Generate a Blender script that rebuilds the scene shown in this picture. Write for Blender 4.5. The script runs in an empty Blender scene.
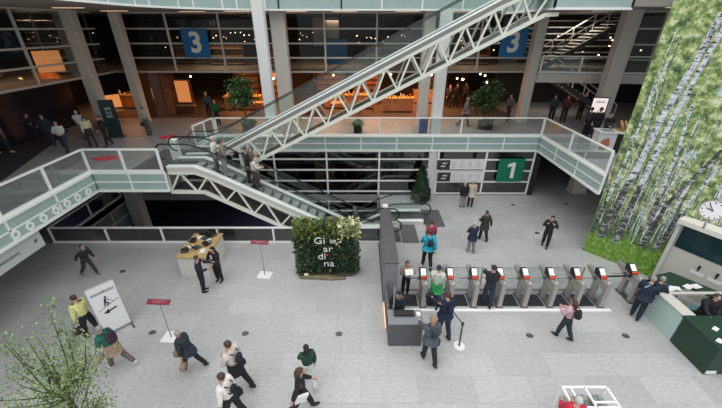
import bpy, bmesh, math, random
from mathutils import Vector, Matrix, Euler
random.seed(7)
S = bpy.context.scene
COL = S.collection
PI = math.pi
R = math.radians

# ------------------------------------------------------------------ camera, sky, exposure
H, F, T = 9.0, 338.0, R(27.6)
cT, sT = math.cos(T), math.sin(T)
cam = bpy.data.objects.new('camera', bpy.data.cameras.new('camera'))
COL.objects.link(cam)
cam.location = (0, 0, H)
cam.rotation_euler = (PI/2 - T, 0, 0)
cam.data.sensor_width = 36
cam.data.lens = F/722*36
cam.data.clip_start = .05
S.camera = cam
S.view_settings.view_transform = 'Standard'
S.view_settings.look = 'None'
S.view_settings.gamma = 1
S.view_settings.exposure = 0.52

w = bpy.data.worlds.new('daylight'); S.world = w; w.use_nodes = True
nt = w.node_tree; nt.nodes.clear()
o_ = nt.nodes.new('ShaderNodeOutputWorld'); bg = nt.nodes.new('ShaderNodeBackground')
tc = nt.nodes.new('ShaderNodeTexCoord'); sx = nt.nodes.new('ShaderNodeSeparateXYZ'); rp = nt.nodes.new('ShaderNodeValToRGB')
nt.links.new(tc.outputs['Generated'], sx.inputs[0]); nt.links.new(sx.outputs['Z'], rp.inputs[0])
rp.color_ramp.elements[0].position = 0.0; rp.color_ramp.elements[0].color = (.36, .365, .36, 1)
rp.color_ramp.elements[1].position = 1.0; rp.color_ramp.elements[1].color = (1.06, 1.08, 1.09, 1)
e = rp.color_ramp.elements.new(.30); e.color = (.60, .61, .61, 1)
e = rp.color_ramp.elements.new(.6); e.color = (.90, .92, .93, 1)
nt.links.new(rp.outputs[0], bg.inputs[0]); bg.inputs[1].default_value = 1.1
nt.links.new(bg.outputs[0], o_.inputs[0])

def lamp(kind, name, loc, energy, color, size=1, rot=(0, 0, 0), sizey=None):
    l = bpy.data.lights.new(name, kind); l.energy = energy; l.color = color
    if kind == 'AREA':
        l.size = size
        if sizey: l.shape = 'RECTANGLE'; l.size_y = sizey
    elif kind == 'SUN': l.angle = size
    else: l.shadow_soft_size = size
    o = bpy.data.objects.new(name, l); COL.objects.link(o); o.location = loc; o.rotation_euler = rot
    return o
lamp('SUN', 'sun', (0, 0, 30), .55, (1, .98, .95), R(40), (R(14), R(-16), 0))

# ------------------------------------------------------------------ camera model -> places
def G(x, y, h=0.0):
    u = (x-361)/F; v = (y-204)/F
    k = (H-h)/(sT+v*cT)
    return (u*k, k*(cT-v*sT))
def D(x, y, d):
    u = (x-361)/F; v = (y-204)/F
    k = d/(cT-v*sT)
    return (u*k, H-k*(sT+v*cT))

# ------------------------------------------------------------------ materials
MATS = {}
def mat(name, col, rough=.6, metal=0.0, noise=0.0, scale=8.0, emit=0.0, spec=.5, bump=0.0):
    if name in MATS: return MATS[name]
    m = bpy.data.materials.new(name); m.use_nodes = True; MATS[name] = m
    n = m.node_tree.nodes; L = m.node_tree.links; b = n['Principled BSDF']
    b.inputs['Base Color'].default_value = (*col, 1)
    b.inputs['Roughness'].default_value = rough; b.inputs['Metallic'].default_value = metal
    b.inputs['Specular IOR Level'].default_value = spec
    if emit:
        b.inputs['Emission Color'].default_value = (*col, 1); b.inputs['Emission Strength'].default_value = emit
    if noise:
        g = n.new('ShaderNodeTexCoord'); t = n.new('ShaderNodeTexNoise'); t.inputs['Scale'].default_value = scale; t.inputs['Detail'].default_value = 4
        L.new(g.outputs['Object'], t.inputs['Vector'])
        r = n.new('ShaderNodeValToRGB'); L.new(t.outputs['Fac'], r.inputs[0])
        r.color_ramp.elements[0].position = .3; r.color_ramp.elements[1].position = .7
        r.color_ramp.elements[0].color = (*[c*(1-noise) for c in col], 1)
        r.color_ramp.elements[1].color = (*[min(1, c*(1+noise)) for c in col], 1)
        L.new(r.outputs[0], b.inputs['Base Color'])
        if bump:
            bp = n.new('ShaderNodeBump'); bp.inputs['Strength'].default_value = bump; L.new(t.outputs['Fac'], bp.inputs['Height']); L.new(bp.outputs[0], b.inputs['Normal'])
    return m

def glass(name, tint=(.9, .95, .94), refl=.08, rough=.02):
    if name in MATS: return MATS[name]
    m = bpy.data.materials.new(name); m.use_nodes = True; MATS[name] = m
    n = m.node_tree.nodes; L = m.node_tree.links; n.clear()
    o = n.new('ShaderNodeOutputMaterial'); mx = n.new('ShaderNodeMixShader'); t = n.new('ShaderNodeBsdfTransparent'); g = n.new('ShaderNodeBsdfGlossy')
    lw = n.new('ShaderNodeLayerWeight'); lw.inputs['Blend'].default_value = .25
    ma = n.new('ShaderNodeMath'); ma.operation = 'MULTIPLY_ADD'; ma.inputs[1].default_value = .22; ma.inputs[2].default_value = refl
    L.new(lw.outputs['Fresnel'], ma.inputs[0]); L.new(ma.outputs[0], mx.inputs[0])
    t.inputs[0].default_value = (*tint, 1); g.inputs[0].default_value = (.9, .95, .95, 1); g.inputs[1].default_value = rough
    L.new(t.outputs[0], mx.inputs[1]); L.new(g.outputs[0], mx.inputs[2]); L.new(mx.outputs[0], o.inputs[0])
    return m

def floor_mat():
    m = bpy.data.materials.new('stone_floor'); m.use_nodes = True
    n = m.node_tree.nodes; L = m.node_tree.links; b = n['Principled BSDF']
    g = n.new('ShaderNodeNewGeometry')
    br = n.new('ShaderNodeTexBrick'); br.offset = .5; br.inputs['Scale'].default_value = 1
    br.inputs['Brick Width'].default_value = 1.6; br.inputs['Row Height'].default_value = .8
    br.inputs['Mortar Size'].default_value = .008; br.inputs['Mortar Smooth'].default_value = .3
    br.inputs['Color1'].default_value = (.475, .48, .475, 1); br.inputs['Color2'].default_value = (.405, .41, .407, 1); br.inputs['Mortar'].default_value = (.34, .35, .35, 1)
    L.new(g.outputs['Position'], br.inputs['Vector'])
    t = n.new('ShaderNodeTexNoise'); t.inputs['Scale'].default_value = 9; t.inputs['Detail'].default_value = 8; t.inputs['Roughness'].default_value = .7
    mp = n.new('ShaderNodeMapping'); mp.inputs['Scale'].default_value = (.6, 1.6, 1); L.new(g.outputs['Position'], mp.inputs[0]); L.new(mp.outputs[0], t.inputs['Vector'])
    r = n.new('ShaderNodeValToRGB'); r.color_ramp.elements[0].position = .3; r.color_ramp.elements[1].position = .7
    r.color_ramp.elements[0].color = (.8, .8, .8, 1); r.color_ramp.elements[1].color = (1.12, 1.12, 1.12, 1); L.new(t.outputs['Fac'], r.inputs[0])
    t2 = n.new('ShaderNodeTexNoise'); t2.inputs['Scale'].default_value = .35; L.new(g.outputs['Position'], t2.inputs['Vector'])
    r2 = n.new('ShaderNodeValToRGB'); r2.color_ramp.elements[0].color = (.88, .88, .88, 1); r2.color_ramp.elements[1].color = (1.08, 1.08, 1.08, 1); L.new(t2.outputs['Fac'], r2.inputs[0])
    a = n.new('ShaderNodeMixRGB'); a.blend_type = 'MULTIPLY'; a.inputs[0].default_value = 1; L.new(br.outputs[0], a.inputs[1]); L.new(r.outputs[0], a.inputs[2])
    c = n.new('ShaderNodeMixRGB'); c.blend_type = 'MULTIPLY'; c.inputs[0].default_value = 1; L.new(a.outputs[0], c.inputs[1]); L.new(r2.outputs[0], c.inputs[2])
    L.new(c.outputs[0], b.inputs['Base Color']); b.inputs['Roughness'].default_value = .42
    b.inputs['Specular IOR Level'].default_value = .35
    return m

WHITE = mat('white_metal', (.88, .90, .88), .4)
CREAM = mat('cream_metal', (.74, .77, .69), .45)
GREYW = mat('grey_white', (.58, .57, .54), .5)
COLW = mat('column_white', (.74, .75, .74), .5)
COLG = mat('column_grey', (.60, .57, .53), .5)
SOFF = mat('soffit_grey', (.30, .29, .27), .6)
DARK = mat('dark_grey', (.03, .032, .035), .5)
DGREY = mat('desk_grey', (.09, .095, .105), .55)
STEEL = mat('brushed_steel', (.40, .385, .365), .4, .35)
STEELD = mat('dark_steel', (.12, .12, .12), .4, .5)
BLACK = mat('black_rubber', (.012, .012, .014), .45)
FLOOR = floor_mat()
FLOORM = mat('mezzanine_stone', (.33, .345, .36), .42, 0, .12, 3)
FLOORB = mat('shop_floor', (.12, .095, .08), .3, 0, .15, 2)
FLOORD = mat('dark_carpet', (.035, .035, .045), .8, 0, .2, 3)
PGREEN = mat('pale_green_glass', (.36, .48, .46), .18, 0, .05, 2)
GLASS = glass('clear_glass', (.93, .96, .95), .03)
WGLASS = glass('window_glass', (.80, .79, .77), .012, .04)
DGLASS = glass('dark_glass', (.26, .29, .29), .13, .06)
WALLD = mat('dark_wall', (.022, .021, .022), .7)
WALLW = mat('shop_rear_wall', (.10, .06, .04), .7)
WALLN = mat('navy_wall', (.010, .014, .032), .6)
WOODB = mat('brown_wood', (.13, .05, .022), .45, 0, .35, 3)
WOODO = mat('orange_wood', (.50, .20, .07), .5, 0, .3, 4)
WOODL = mat('light_wood', (.48, .33, .14), .5, 0, .12, 5)
LAMPW = mat('lamp_warm', (1, .62, .28), .5, emit=14)
LAMPS = mat('lamp_strip', (1, .62, .34), .5, emit=1.0)
LAMPC = mat('lamp_white', (1, .70, .42), .5, emit=4)
PAPER = mat('paper_white', (.78, .79, .8), .6)
RED = mat('sign_red', (.20, .015, .035), .5)
SCREENR = mat('reader_red', (.75, .07, .03), .4)
BLUE = mat('sign_blue', (.008, .14, .37), .5)
GREEN = mat('sign_green', (.0, .17, .095), .5)
TEXTW = mat('letter_white', (.80, .82, .8), .5)
KGREEN = mat('counter_green', (.012, .045, .026), .5, 0, .3, 30)

# ------------------------------------------------------------------ mesh builder
class MB:
    def __init__(s): s.bm = bmesh.new()
    def face(s, pts, m=0):
        f = s.bm.faces.new([s.bm.verts.new(p) for p in pts]); f.material_index = m; return f
    def box(s, x0, x1, y0, y1, z0, z1, m=0, mx=None):
        v = [Vector((x, y, z)) for z in (z0, z1) for y in (y0, y1) for x in (x0, x1)]
        if mx is not None: v = [mx @ p for p in v]
        v = [s.bm.verts.new(p) for p in v]
        for q in ((0, 2, 3, 1), (4, 5, 7, 6), (0, 1, 5, 4), (2, 6, 7, 3), (0, 4, 6, 2), (1, 3, 7, 5)):
            s.bm.faces.new([v[i] for i in q]).material_index = m
        return s
    def beam(s, p, q, wd, h, m=0, up=(0, 0, 1)):
        p, q = Vector(p), Vector(q); d = (q-p).normalized(); up = Vector(up)
        if abs(d.dot(up)) > .98: up = Vector((0, 1, 0))
        r = d.cross(up).normalized()*wd/2; u = r.cross(d).normalized()*h/2
        v = [s.bm.verts.new(b+a) for b in (p, q) for a in (-r-u, r-u, r+u, -r+u)]
        for i in range(4):
            j = (i+1) % 4; s.bm.faces.new([v[i], v[j], v[4+j], v[4+i]]).material_index = m
        s.bm.faces.new(v[3::-1]).material_index = m; s.bm.faces.new(v[4:]).material_index = m
        return s
    def prism(s, poly, axis, a, b, m=0):
        def P(p, t): return {'z': (p[0], p[1], t), 'y': (p[0], t, p[1]), 'x': (t, p[0], p[1])}[axis]
        lo = [s.bm.verts.new(P(p, a)) for p in poly]; hi = [s.bm.verts.new(P(p, b)) for p in poly]; n = len(poly)
        for f in [lo[::-1], hi]: s.bm.faces.new(f).material_index = m
        for i in range(n): s.bm.faces.new([lo[i], lo[(i+1) % n], hi[(i+1) % n], hi[i]]).material_index = m
        return s
    def tube(s, pts, rad, seg=8, m=0):
        pts = [Vector(p) for p in pts]; n = len(pts); rr = rad if isinstance(rad, (list, tuple)) else [rad]*n
        rings = []; prev = None
        for i, p in enumerate(pts):
            d = (pts[min(i+1, n-1)]-pts[max(i-1, 0)]).normalized()
            if prev is None:
                a = d.cross(Vector((0, 0, 1)))
                if a.length < .05: a = d.cross(Vector((0, 1, 0)))
            else:
                a = prev-d*prev.dot(d)
            a.normalize(); prev = a; b = d.cross(a)
            rings.append([s.bm.verts.new(p+(a*math.cos(t)+b*math.sin(t))*rr[i]) for t in [2*PI*k/seg for k in range(seg)]])
        for i in range(n-1):
            for k in range(seg):
                f = s.bm.faces.new([rings[i][k], rings[i][(k+1) % seg], rings[i+1][(k+1) % seg], rings[i+1][k]]); f.material_index = m; f.smooth = True
        s.bm.faces.new(rings[0][::-1]).material_index = m; s.bm.faces.new(rings[-1]).material_index = m
        return s
    def cyl(s, p, q, r0, r1=None, seg=16, m=0): return s.tube([p, q], [r0, r0 if r1 is None else r1], seg, m)
    def ell(s, c, r, seg=12, rings=8, m=0, mx=None, zmin=-1.0):
        c = Vector(c); rows = []
        for i in range(rings+1):
            th = PI*i/rings; z = max(math.cos(th), zmin); q = math.sin(th)
            rows.append([s.bm.verts.new((mx or Matrix())@(c+Vector((r[0]*q*math.cos(2*PI*k/seg), r[1]*q*math.sin(2*PI*k/seg), r[2]*z)))) for k in range(seg)])
        for i in range(rings):
            for k in range(seg):
                f = s.bm.faces.new([rows[i][k], rows[i+1][k], rows[i+1][(k+1) % seg], rows[i][(k+1) % seg]]); f.material_index = m; f.smooth = True
        return s
    def text(s, body, mx, size, ext=.01, m=0, bold=0.0, align='CENTER'):
        c = bpy.data.curves.new('t', 'FONT'); c.body = body; c.size = size; c.extrude = ext; c.offset = bold; c.align_x = align; c.align_y = 'CENTER'; c.resolution_u = 3
        o = bpy.data.objects.new('t', c); COL.objects.link(o)
        me = bpy.data.meshes.new_from_object(o.evaluated_get(bpy.context.evaluated_depsgraph_get()))
        me.transform(mx); k = len(s.bm.faces); s.bm.from_mesh(me); s.bm.faces.ensure_lookup_table()
        for f in s.bm.faces[k:]: f.material_index = m
        bpy.data.objects.remove(o); bpy.data.curves.remove(c); bpy.data.meshes.remove(me)
        return s
    def leaves(s, n, fn, size, ms=(0,), flat=.4, asp=.5):
        for _ in range(n):
            p = Vector(fn()); a = random.uniform(0, 2*PI); b = random.uniform(-1.2, 1.2); L = size*random.uniform(.6, 1.3)
            d = Vector((math.cos(a)*math.cos(b), math.sin(a)*math.cos(b), math.sin(b)))
            r = d.cross(Vector((random.gauss(0, flat), random.gauss(0, flat), 1))).normalized()*L*asp
            v = [s.bm.verts.new(q) for q in (p, p+d*L*.5+r, p+d*L, p+d*L*.5-r)]
            s.bm.faces.new(v).material_index = random.choice(ms)
        return s
    def build(s, name, mats, parent=None, smooth=False, off=None):
        me = bpy.data.meshes.new(name)
        if off is None and parent is not None: off = world_loc(parent) if parent.get('_w') else None
        s.bm.normal_update()
        s.bm.to_mesh(me); s.bm.free()
        if off is not None: me.transform(Matrix.Translation(-Vector(off)))
        for x in (mats if isinstance(mats, (list, tuple)) else [mats]): me.materials.append(x)
        if smooth:
            for p in me.polygons: p.use_smooth = True
        o = bpy.data.objects.new(name, me); COL.objects.link(o)
        if parent: o.parent = parent
        if parent is not None and parent.get('_w') and parent.type == 'MESH' and off is not None: pass
        return o
def world_loc(o):
    v = Vector(o.location)
    while o.parent: o = o.parent; v = v+Vector(o.location)
    return v
def tag(o, label, cat, group=None, kind=None):
    if label: o['label'] = label
    if cat: o['category'] = cat
    if group: o['group'] = group
    if kind: o['kind'] = kind
    return o
def thing(name, label, cat, loc=(0, 0, 0), rot=0.0, group=None, world=False):
    """an Empty at the thing's base; world=True: its parts are written in world coordinates"""
    o = bpy.data.objects.new(name, None); COL.objects.link(o); o.location = loc; o.rotation_euler = (0, 0, rot); o.empty_display_size = .1
    if world: o['_w'] = 1
    return tag(o, label, cat, group)
def part(mb, name, m, root, smooth=False):
    """world-coordinate geometry as a part (or sub-part) of root"""
    o = mb.build(name, m, None, smooth, off=world_loc(root)); o.parent = root; return o
def struct(mb, name, m, smooth=False):
    o = mb.build(name, m, None, smooth); o['kind'] = 'structure'; return o
def copy_tree(o, parent=None):
    c = o.copy(); COL.objects.link(c); c.parent = parent
    for ch in list(o.children): copy_tree(ch, c)
    return c

# ------------------------------------------------------------------ the setting
VX0, VX1, VY0, VY1 = -14.3, 1.1, 13.3, 18.4
EL, ER, YB = -11.25, 10.0, 18.4       # mezzanine edges
ZM, ZB = 3.6, 2.78                    # mezzanine floor, underside
YU, ZS, ZU = 22.7, 9.8, 10.3          # upper shop front, soffit, upper floor

m = MB()
m.box(-22, 22, -1, VY0, -.35, 0); m.box(-22, VX0, VY0, VY1, -.35, 0); m.box(VX1, 22, VY0, VY1, -.35, 0); m.box(-22, 22, VY1, 34, -.35, 0)
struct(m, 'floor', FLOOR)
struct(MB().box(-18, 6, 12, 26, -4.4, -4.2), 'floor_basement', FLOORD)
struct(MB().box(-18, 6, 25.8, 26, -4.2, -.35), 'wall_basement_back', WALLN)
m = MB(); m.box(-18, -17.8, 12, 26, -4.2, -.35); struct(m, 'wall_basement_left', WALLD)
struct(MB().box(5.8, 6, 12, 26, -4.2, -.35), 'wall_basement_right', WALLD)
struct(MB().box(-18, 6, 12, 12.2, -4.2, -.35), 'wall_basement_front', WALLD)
# edge trims of the floor opening
m = MB(); m.box(VX0-.02, VX1+.02, VY0-.12, VY0, -.5, .012); struct(m, 'trim_1', GREYW)
m = MB(); m.box(VX0-.12, VX0, VY0-.12, VY1, -.9, .012); m.box(VX0, VX0+.03, VY0, VY1, -.85, -.5, 1); struct(m, 'trim_2', [GREYW, PGREEN])

# mezzanine: back strip, left wing with landing, right wing
m = MB()
m.box(-22, 22, YB+.07, 34, ZB+.06, ZM)
m.prism([(-22, 2), (EL-.06, 2), (EL-.06, 13.16), (-8.26, 13.16), (-8.26, YB), (-22, YB)], 'z', ZB+.06, ZM)
m.box(ER+.06, 22, 12.85, YB+.07, ZB+.06, ZM)
struct(m, 'floor_mezzanine', FLOORM)
struct(MB().prism([(-22, 9), (-13.2, 9), (-14.35, 12.6), (-16.05, 16.9), (-17.3, 19.8), (-22, 20)], 'z', ZM, ZM+.008), 'floor_carpet', FLOORD)
struct(MB().box(-17.5, 10.3, YU+.15, 33, ZM, ZM+.01), 'floor_shops', FLOORB)
# upper storey: soffit and floor with a curved front edge
cv = [(-4.2-5.2*math.cos(PI/2*i/12), 14.6+5.35*math.sin(PI/2*i/12)) for i in range(13)]
edge = [(-9.5, 2), (-9.47, 9)] + [(x-.06, y+.06) for x, y in cv] + [(7.3, 20.02), (7.3, 14.72), (10.1, 14.72), (10.1, 17), (13.6, 17), (13.6, 9), (22, 9), (22, 34), (-22, 34), (-22, 2)]
struct(MB().prism(edge, 'z', ZS, ZU), 'ceiling', SOFF)
struct(MB().box(-22, 22, YU+.3, 33.8, 6.42, 6.55), 'floor_gallery', SOFF)
struct(MB().box(-22, -15.65, 6, YU+.3, 6.42, 6.55), 'floor_gallery_side', SOFF)
struct(MB().box(-22, 22, 33.8, 34, 0, ZS), 'wall_back', WALLD)
struct(MB().box(-17.9, -17.7, 6, 21.5, ZM, 6.42), 'wall_reflection_left', mat('navy_reflection', (.012, .016, .03), .25))  # added navy sheet; its colour stands in for a dark glassy reflection
struct(MB().box(-12, 10, 33.5, 33.7, ZM, 6.42), 'wall_shop_back', WALLW)
struct(MB().box(-22.2, -22, -1, 34, 0, ZS), 'wall_left', WALLD)
struct(MB().box(22, 22.2, -1, 34, 0, ZS), 'wall_right', WALLD)

# soffit edge cladding with pale glass
def polyline_fascia(name, pts, z0, z1, gl, n=0, bars=True):
    m = MB()
    acc = 9
    for a, b in zip(pts, pts[1:]):
        A, B = Vector((*a, 0)), Vector((*b, 0)); L = (B-A).length; acc += L
        m.beam((*a, z0+.04), (*b, z0+.04), .09, .08, 0); m.beam((*a, z1-.04), (*b, z1-.04), .09, .08, 0)
        m.beam((*a, (z0+z1)/2), (*b, (z0+z1)/2), .03, z1-z0-.16, 1)
        if acc > 2.0:
            acc = 0; k = max(1, round(L/2.2))
            for i in range(k+1):
                p = A.lerp(B, i/k); m.beam((p.x, p.y, z0+.06), (p.x, p.y, z1-.06), .07, .07, 0)
    return struct(m, name, [WHITE, gl])
fr = [(-9.45, 5), (-9.45, 10)] + cv + [(-1, 19.95), (7.25, 19.95)]
polyline_fascia('trim_3', fr, ZS-.05, ZU+.55, PGREEN)
polyline_fascia('trim_4', [(7.25, 19.9), (7.25, 14.65), (10.15, 14.65), (10.15, 17)], ZS-.22, ZU+.3, PGREEN)

def fascia(name, a, b, rings=None):
    """mezzanine edge: three white rails, two rows of pale green glass, end posts"""
    A, B = Vector((*a, 0)), Vector((*b, 0)); L = (B-A).length; m = MB()
    for z, t in ((ZM+.02, .09), ((ZM+ZB)/2+.02, .055), (ZB+.03, .11)):
        m.beam((*a, z), (*b, z), .12 if t > .06 else .06, t, 0)
    m.beam((*a, (ZM+ZB)/2), (*b, (ZM+ZB)/2), .025, ZM-ZB-.1, 1)
    k = max(1, round(L/1.95))
    for i in range(k+1):
        p = A.lerp(B, i/k); m.beam((p.x, p.y, ZB), (p.x, p.y, ZM), .06, .07, 0)
    return struct(m, name, [WHITE, PGREEN])
fascia('trim_5', (EL, 3.3), (EL, 13.1)); fascia('trim_6', (EL, 13.1), (-8.2, 13.1))
fascia('trim_7', (-8.2, 16.7), (-8.0, YB)); fascia('trim_8', (-8.0, YB), (ER, YB)); fascia('trim_9', (ER, YB), (ER, 12.8))

def window(name, a, b, zs, step, fm, gm, first=0.0, bar=.07):
    A, B = Vector((*a, 0)), Vector((*b, 0)); L = (B-A).length; m = MB()
    for z in zs: m.beam((*a, z), (*b, z), .12, bar, 0)
    t = first
    while t <= L+.01:
        p = A.lerp(B, t/L); m.beam((p.x, p.y, zs[0]), (p.x, p.y, zs[-1]), .10, bar+.02, 0, up=(0, 1, 0)); t += step
    f = struct(m, name, fm)
    g = MB(); g.beam((*a, (zs[0]+zs[-1])/2), (*b, (zs[0]+zs[-1])/2), .02, zs[-1]-zs[0], 0)
    go = g.build('pane', gm, f)
    return f
up = [6.52, 7.33, 8.13, 8.93, 9.76]
window('window_1', (-14.8, YU), (10.5, YU), up, 3.13, GREYW, WGLASS, .1, .085)
window('window_2', (-15.5, 8), (-15.5, YU-.6), up, 3.1, GREYW, WGLASS, 2.9, .085)
dn = [.1, .86, 1.55, 2.24, 2.76]
window('window_3', (4.45, 18.45), (10.0, 18.45), dn, 2.75, WHITE, DGLASS, 0, .08)
window('window_4', (-7.4, 18.45), (3.9, 18.45), [-1.1, -.45, .24, .93, 1.62, 2.28, 2.76], 3.03, WHITE, DGLASS, 2.39, .08)
window('window_5', (14.6, 21.6), (20, 20.0), up, 1.8, GREYW, WGLASS, .3, .085)
struct(MB().box(4, 10, 24, 24.2, 0, ZB), 'wall_lower_back', WALLD)
struct(MB().prism([(10.05, 18.35), (10.3, 18.35), (10.3, 24), (10.05, 24)], 'z', 0, ZB), 'wall_lower_side', WALLD)

# columns
def column(x, y, z0, z1, w_, d_, mt, taper=1.0):
    m = MB(); a = .04
    sec = lambda k: [(x-w_/2*k+a, y-d_/2*k), (x+w_/2*k-a, y-d_/2*k), (x+w_/2*k, y-d_/2*k+a), (x+w_/2*k, y+d_/2*k-a), (x+w_/2*k-a, y+d_/2*k), (x-w_/2*k+a, y+d_/2*k), (x-w_/2*k, y+d_/2*k-a), (x-w_/2*k, y-d_/2*k+a)]
    m.prism(sec(1), 'z', z0, z1)
    m.prism(sec(1.12), 'z', z0, z0+.12)
    struct(m, 'column', mt)
column(-4.95, 18.75, -4.2, ZU, .55, .5, COLW); column(4.15, 18.75, 0, ZS, .55, .5, COLW)
column(-4.5, 20.9, ZM, ZS, .8, .6, COLG); column(3.72, 20.9, ZM, ZS, .6, .6, COLG)
column(-15.3, 20.2, ZM, ZS, .62, .55, COLG); column(-13.95, 21.9, ZM, ZS, .52, .5, COLG)
column(10.35, 22.0, ZM, ZS, .55, .6, COLG); column(14.0, 20.0, 0, ZS, .8, .6, COLG); column(13.3, 18.9, 0, ZB+.1, .85, .6, COLG)
x_, z_ = D(140, 215, 18.2); column(x_, 18.2, -4.2, ZB+.05, .75, .6, COLG)
column(-11.9, 20.2, 0, ZB+.05, .6, .6, COLG)

# soffit light strips
for i, (px, py) in enumerate(((10, 2), (74, 8), (122, 12), (192, 12), (237, 12), (294, 12), (345, 12), (408, 12), (462, 12), (634, 6), (650, 9.5))):
    if i == 0: X, Y = -13.4, 13.0
    elif i == 1: X, Y = -13.2, 17.6
    elif i == 2: X, Y = -13.2, 20.8
    elif px > 600: X, Y = (14.3, 17.4) if px == 634 else (15.9, 19.0)
    else: Y = 21.6; X = (px-361)/F*(Y*cT-.8*sT)
    o = MB().box(-.7, .7, -.05, .05, -.03, 0, 0).box(-.75, .75, -.08, .08, -.02, .001, 1).build('ceiling_light', [LAMPS, GREYW]); o.location = (X, Y, ZS)
    tag(o, 'warm linear strip light recessed in the soffit above the upper shop windows' if i not in (0, 1, 9, 10) else 'warm linear strip light in the soffit above the side walkway', 'ceiling light', 'soffit strip lights' if i not in (0, 1, 9, 10) else 'side soffit strip lights')

# ------------------------------------------------------------------ railings
def railing(label, pts, z, h, step, gl=GLASS, lean=0, base=True, tw=.09, group=None):
    a0 = pts[0]
    r = thing('railing', label, 'railing', (a0[0], a0[1], z), world=True, group=group)
    m = MB()
    for a, b in zip(pts, pts[1:]): m.beam((*a, z+h), (*b, z+h), tw, .06)
    part(m, 'top_rail', WHITE, r)
    if base:
        m = MB()
        for a, b in zip(pts, pts[1:]): m.beam((*a, z+.07), (*b, z+.07), .07, .1)
        part(m, 'bottom_rail', WHITE, r)
    done = set()
    for a, b in zip(pts, pts[1:]):
        A, B = Vector((*a, 0)), Vector((*b, 0)); L = (B-A).length; k = max(1, round(L/step))
        for i in range(k+1):
            p = A.lerp(B, i/k); key = (round(p.x, 2), round(p.y, 2))
            if key not in done:
                done.add(key); part(MB().box(p.x-.04, p.x+.04, p.y-.04, p.y+.04, z+.005, z+h-.03), 'post', WHITE, r)
            if i < k:
                q = A.lerp(B, (i+1)/k); d = (q-p).normalized()*.06
                part(MB().beam((p.x+d.x, p.y+d.y, z+h/2+.04), (q.x-d.x, q.y-d.y, z+h/2+.04), .014, h-.16), 'glass_panel', gl, r)
    return r
railing('white framed glass railing along the left mezzanine edge above the ring ornaments', [(EL-.02, 3.33), (EL-.02, 13.08), (-8.25, 13.08)], ZM+.04, 1.0, 1.95)
railing('short white glass railing on the mezzanine behind the escalator heads', [(-8.4, 16.7), (-8.05, YB)], ZM+.04, 1.0, .85)
railing('long white glass railing along the back mezzanine edge', [(-7.95, YB+.02), (ER, YB+.02)], ZM+.04, 1.0, 4.5)
railing('white glass railing along the right mezzanine edge beside the birch wall', [(ER+.02, YB), (ER+.02, 12.85)], ZM+.04, 1.0, 2.75)
railing('white framed glass railing around the floor opening on the ground level', [(VX0-.06, VY1-.3), (VX0-.06, VY0-.06), (VX1-.0, VY0-.06)], .012, .84, 2.55, DGLASS)
railing('dim glass railing of the stair hall gallery', [(10.7, 21.6), (19.5, 20.6)], 6.55, .95, 2.1, GLASS)
# ring ornaments on the left fascia
for (px, py) in ((13.7, 232.9), (28.6, 225), (42.3, 217.4), (55, 210.4), (66.5, 203.8), (77, 197.6), (87.7, 192)):
    u = (px-361)/F; v = (py-204)/F; k = EL/u; Y = k*(cT-v*sT); Z = H-k*(sT+v*cT)
    m = MB(); n = 24; ring = []
    for i in range(n):
        a = 2*PI*i/n; c, s_ = math.cos(a), math.sin(a)
        ring.append([m.bm.verts.new((dx, c*r_, s_*r_)) for dx, r_ in ((0, .15), (.03, .15), (.03, .07), (0, .07))])
    for i in range(n):
        for j in range(4): m.bm.faces.new([ring[i][j], ring[i][(j+1) % 4], ring[(i+1) % n][(j+1) % 4], ring[(i+1) % n][j]])
    o = m.build('ring_ornament', WHITE); o.location = (EL+.018, Y, min(max(Z, ZB+.22), 3.03))
    tag(o, {13.7: 'white ring ornament on the left mezzanine edge, nearest the grey hanging banner', 28.6: 'white ring ornament on the left mezzanine edge, second from the banner end', 42.3: 'white ring ornament on the left mezzanine edge, third from the banner end', 55: 'middle one of the seven white ring ornaments on the left mezzanine edge', 66.5: 'white ring ornament on the left mezzanine edge, third from the railing corner', 77: 'white ring ornament on the left mezzanine edge, second from the railing corner', 87.7: 'white ring ornament on the left mezzanine edge, nearest the railing corner'}[px], 'ornament', 'ring ornaments on the left fascia')

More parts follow.
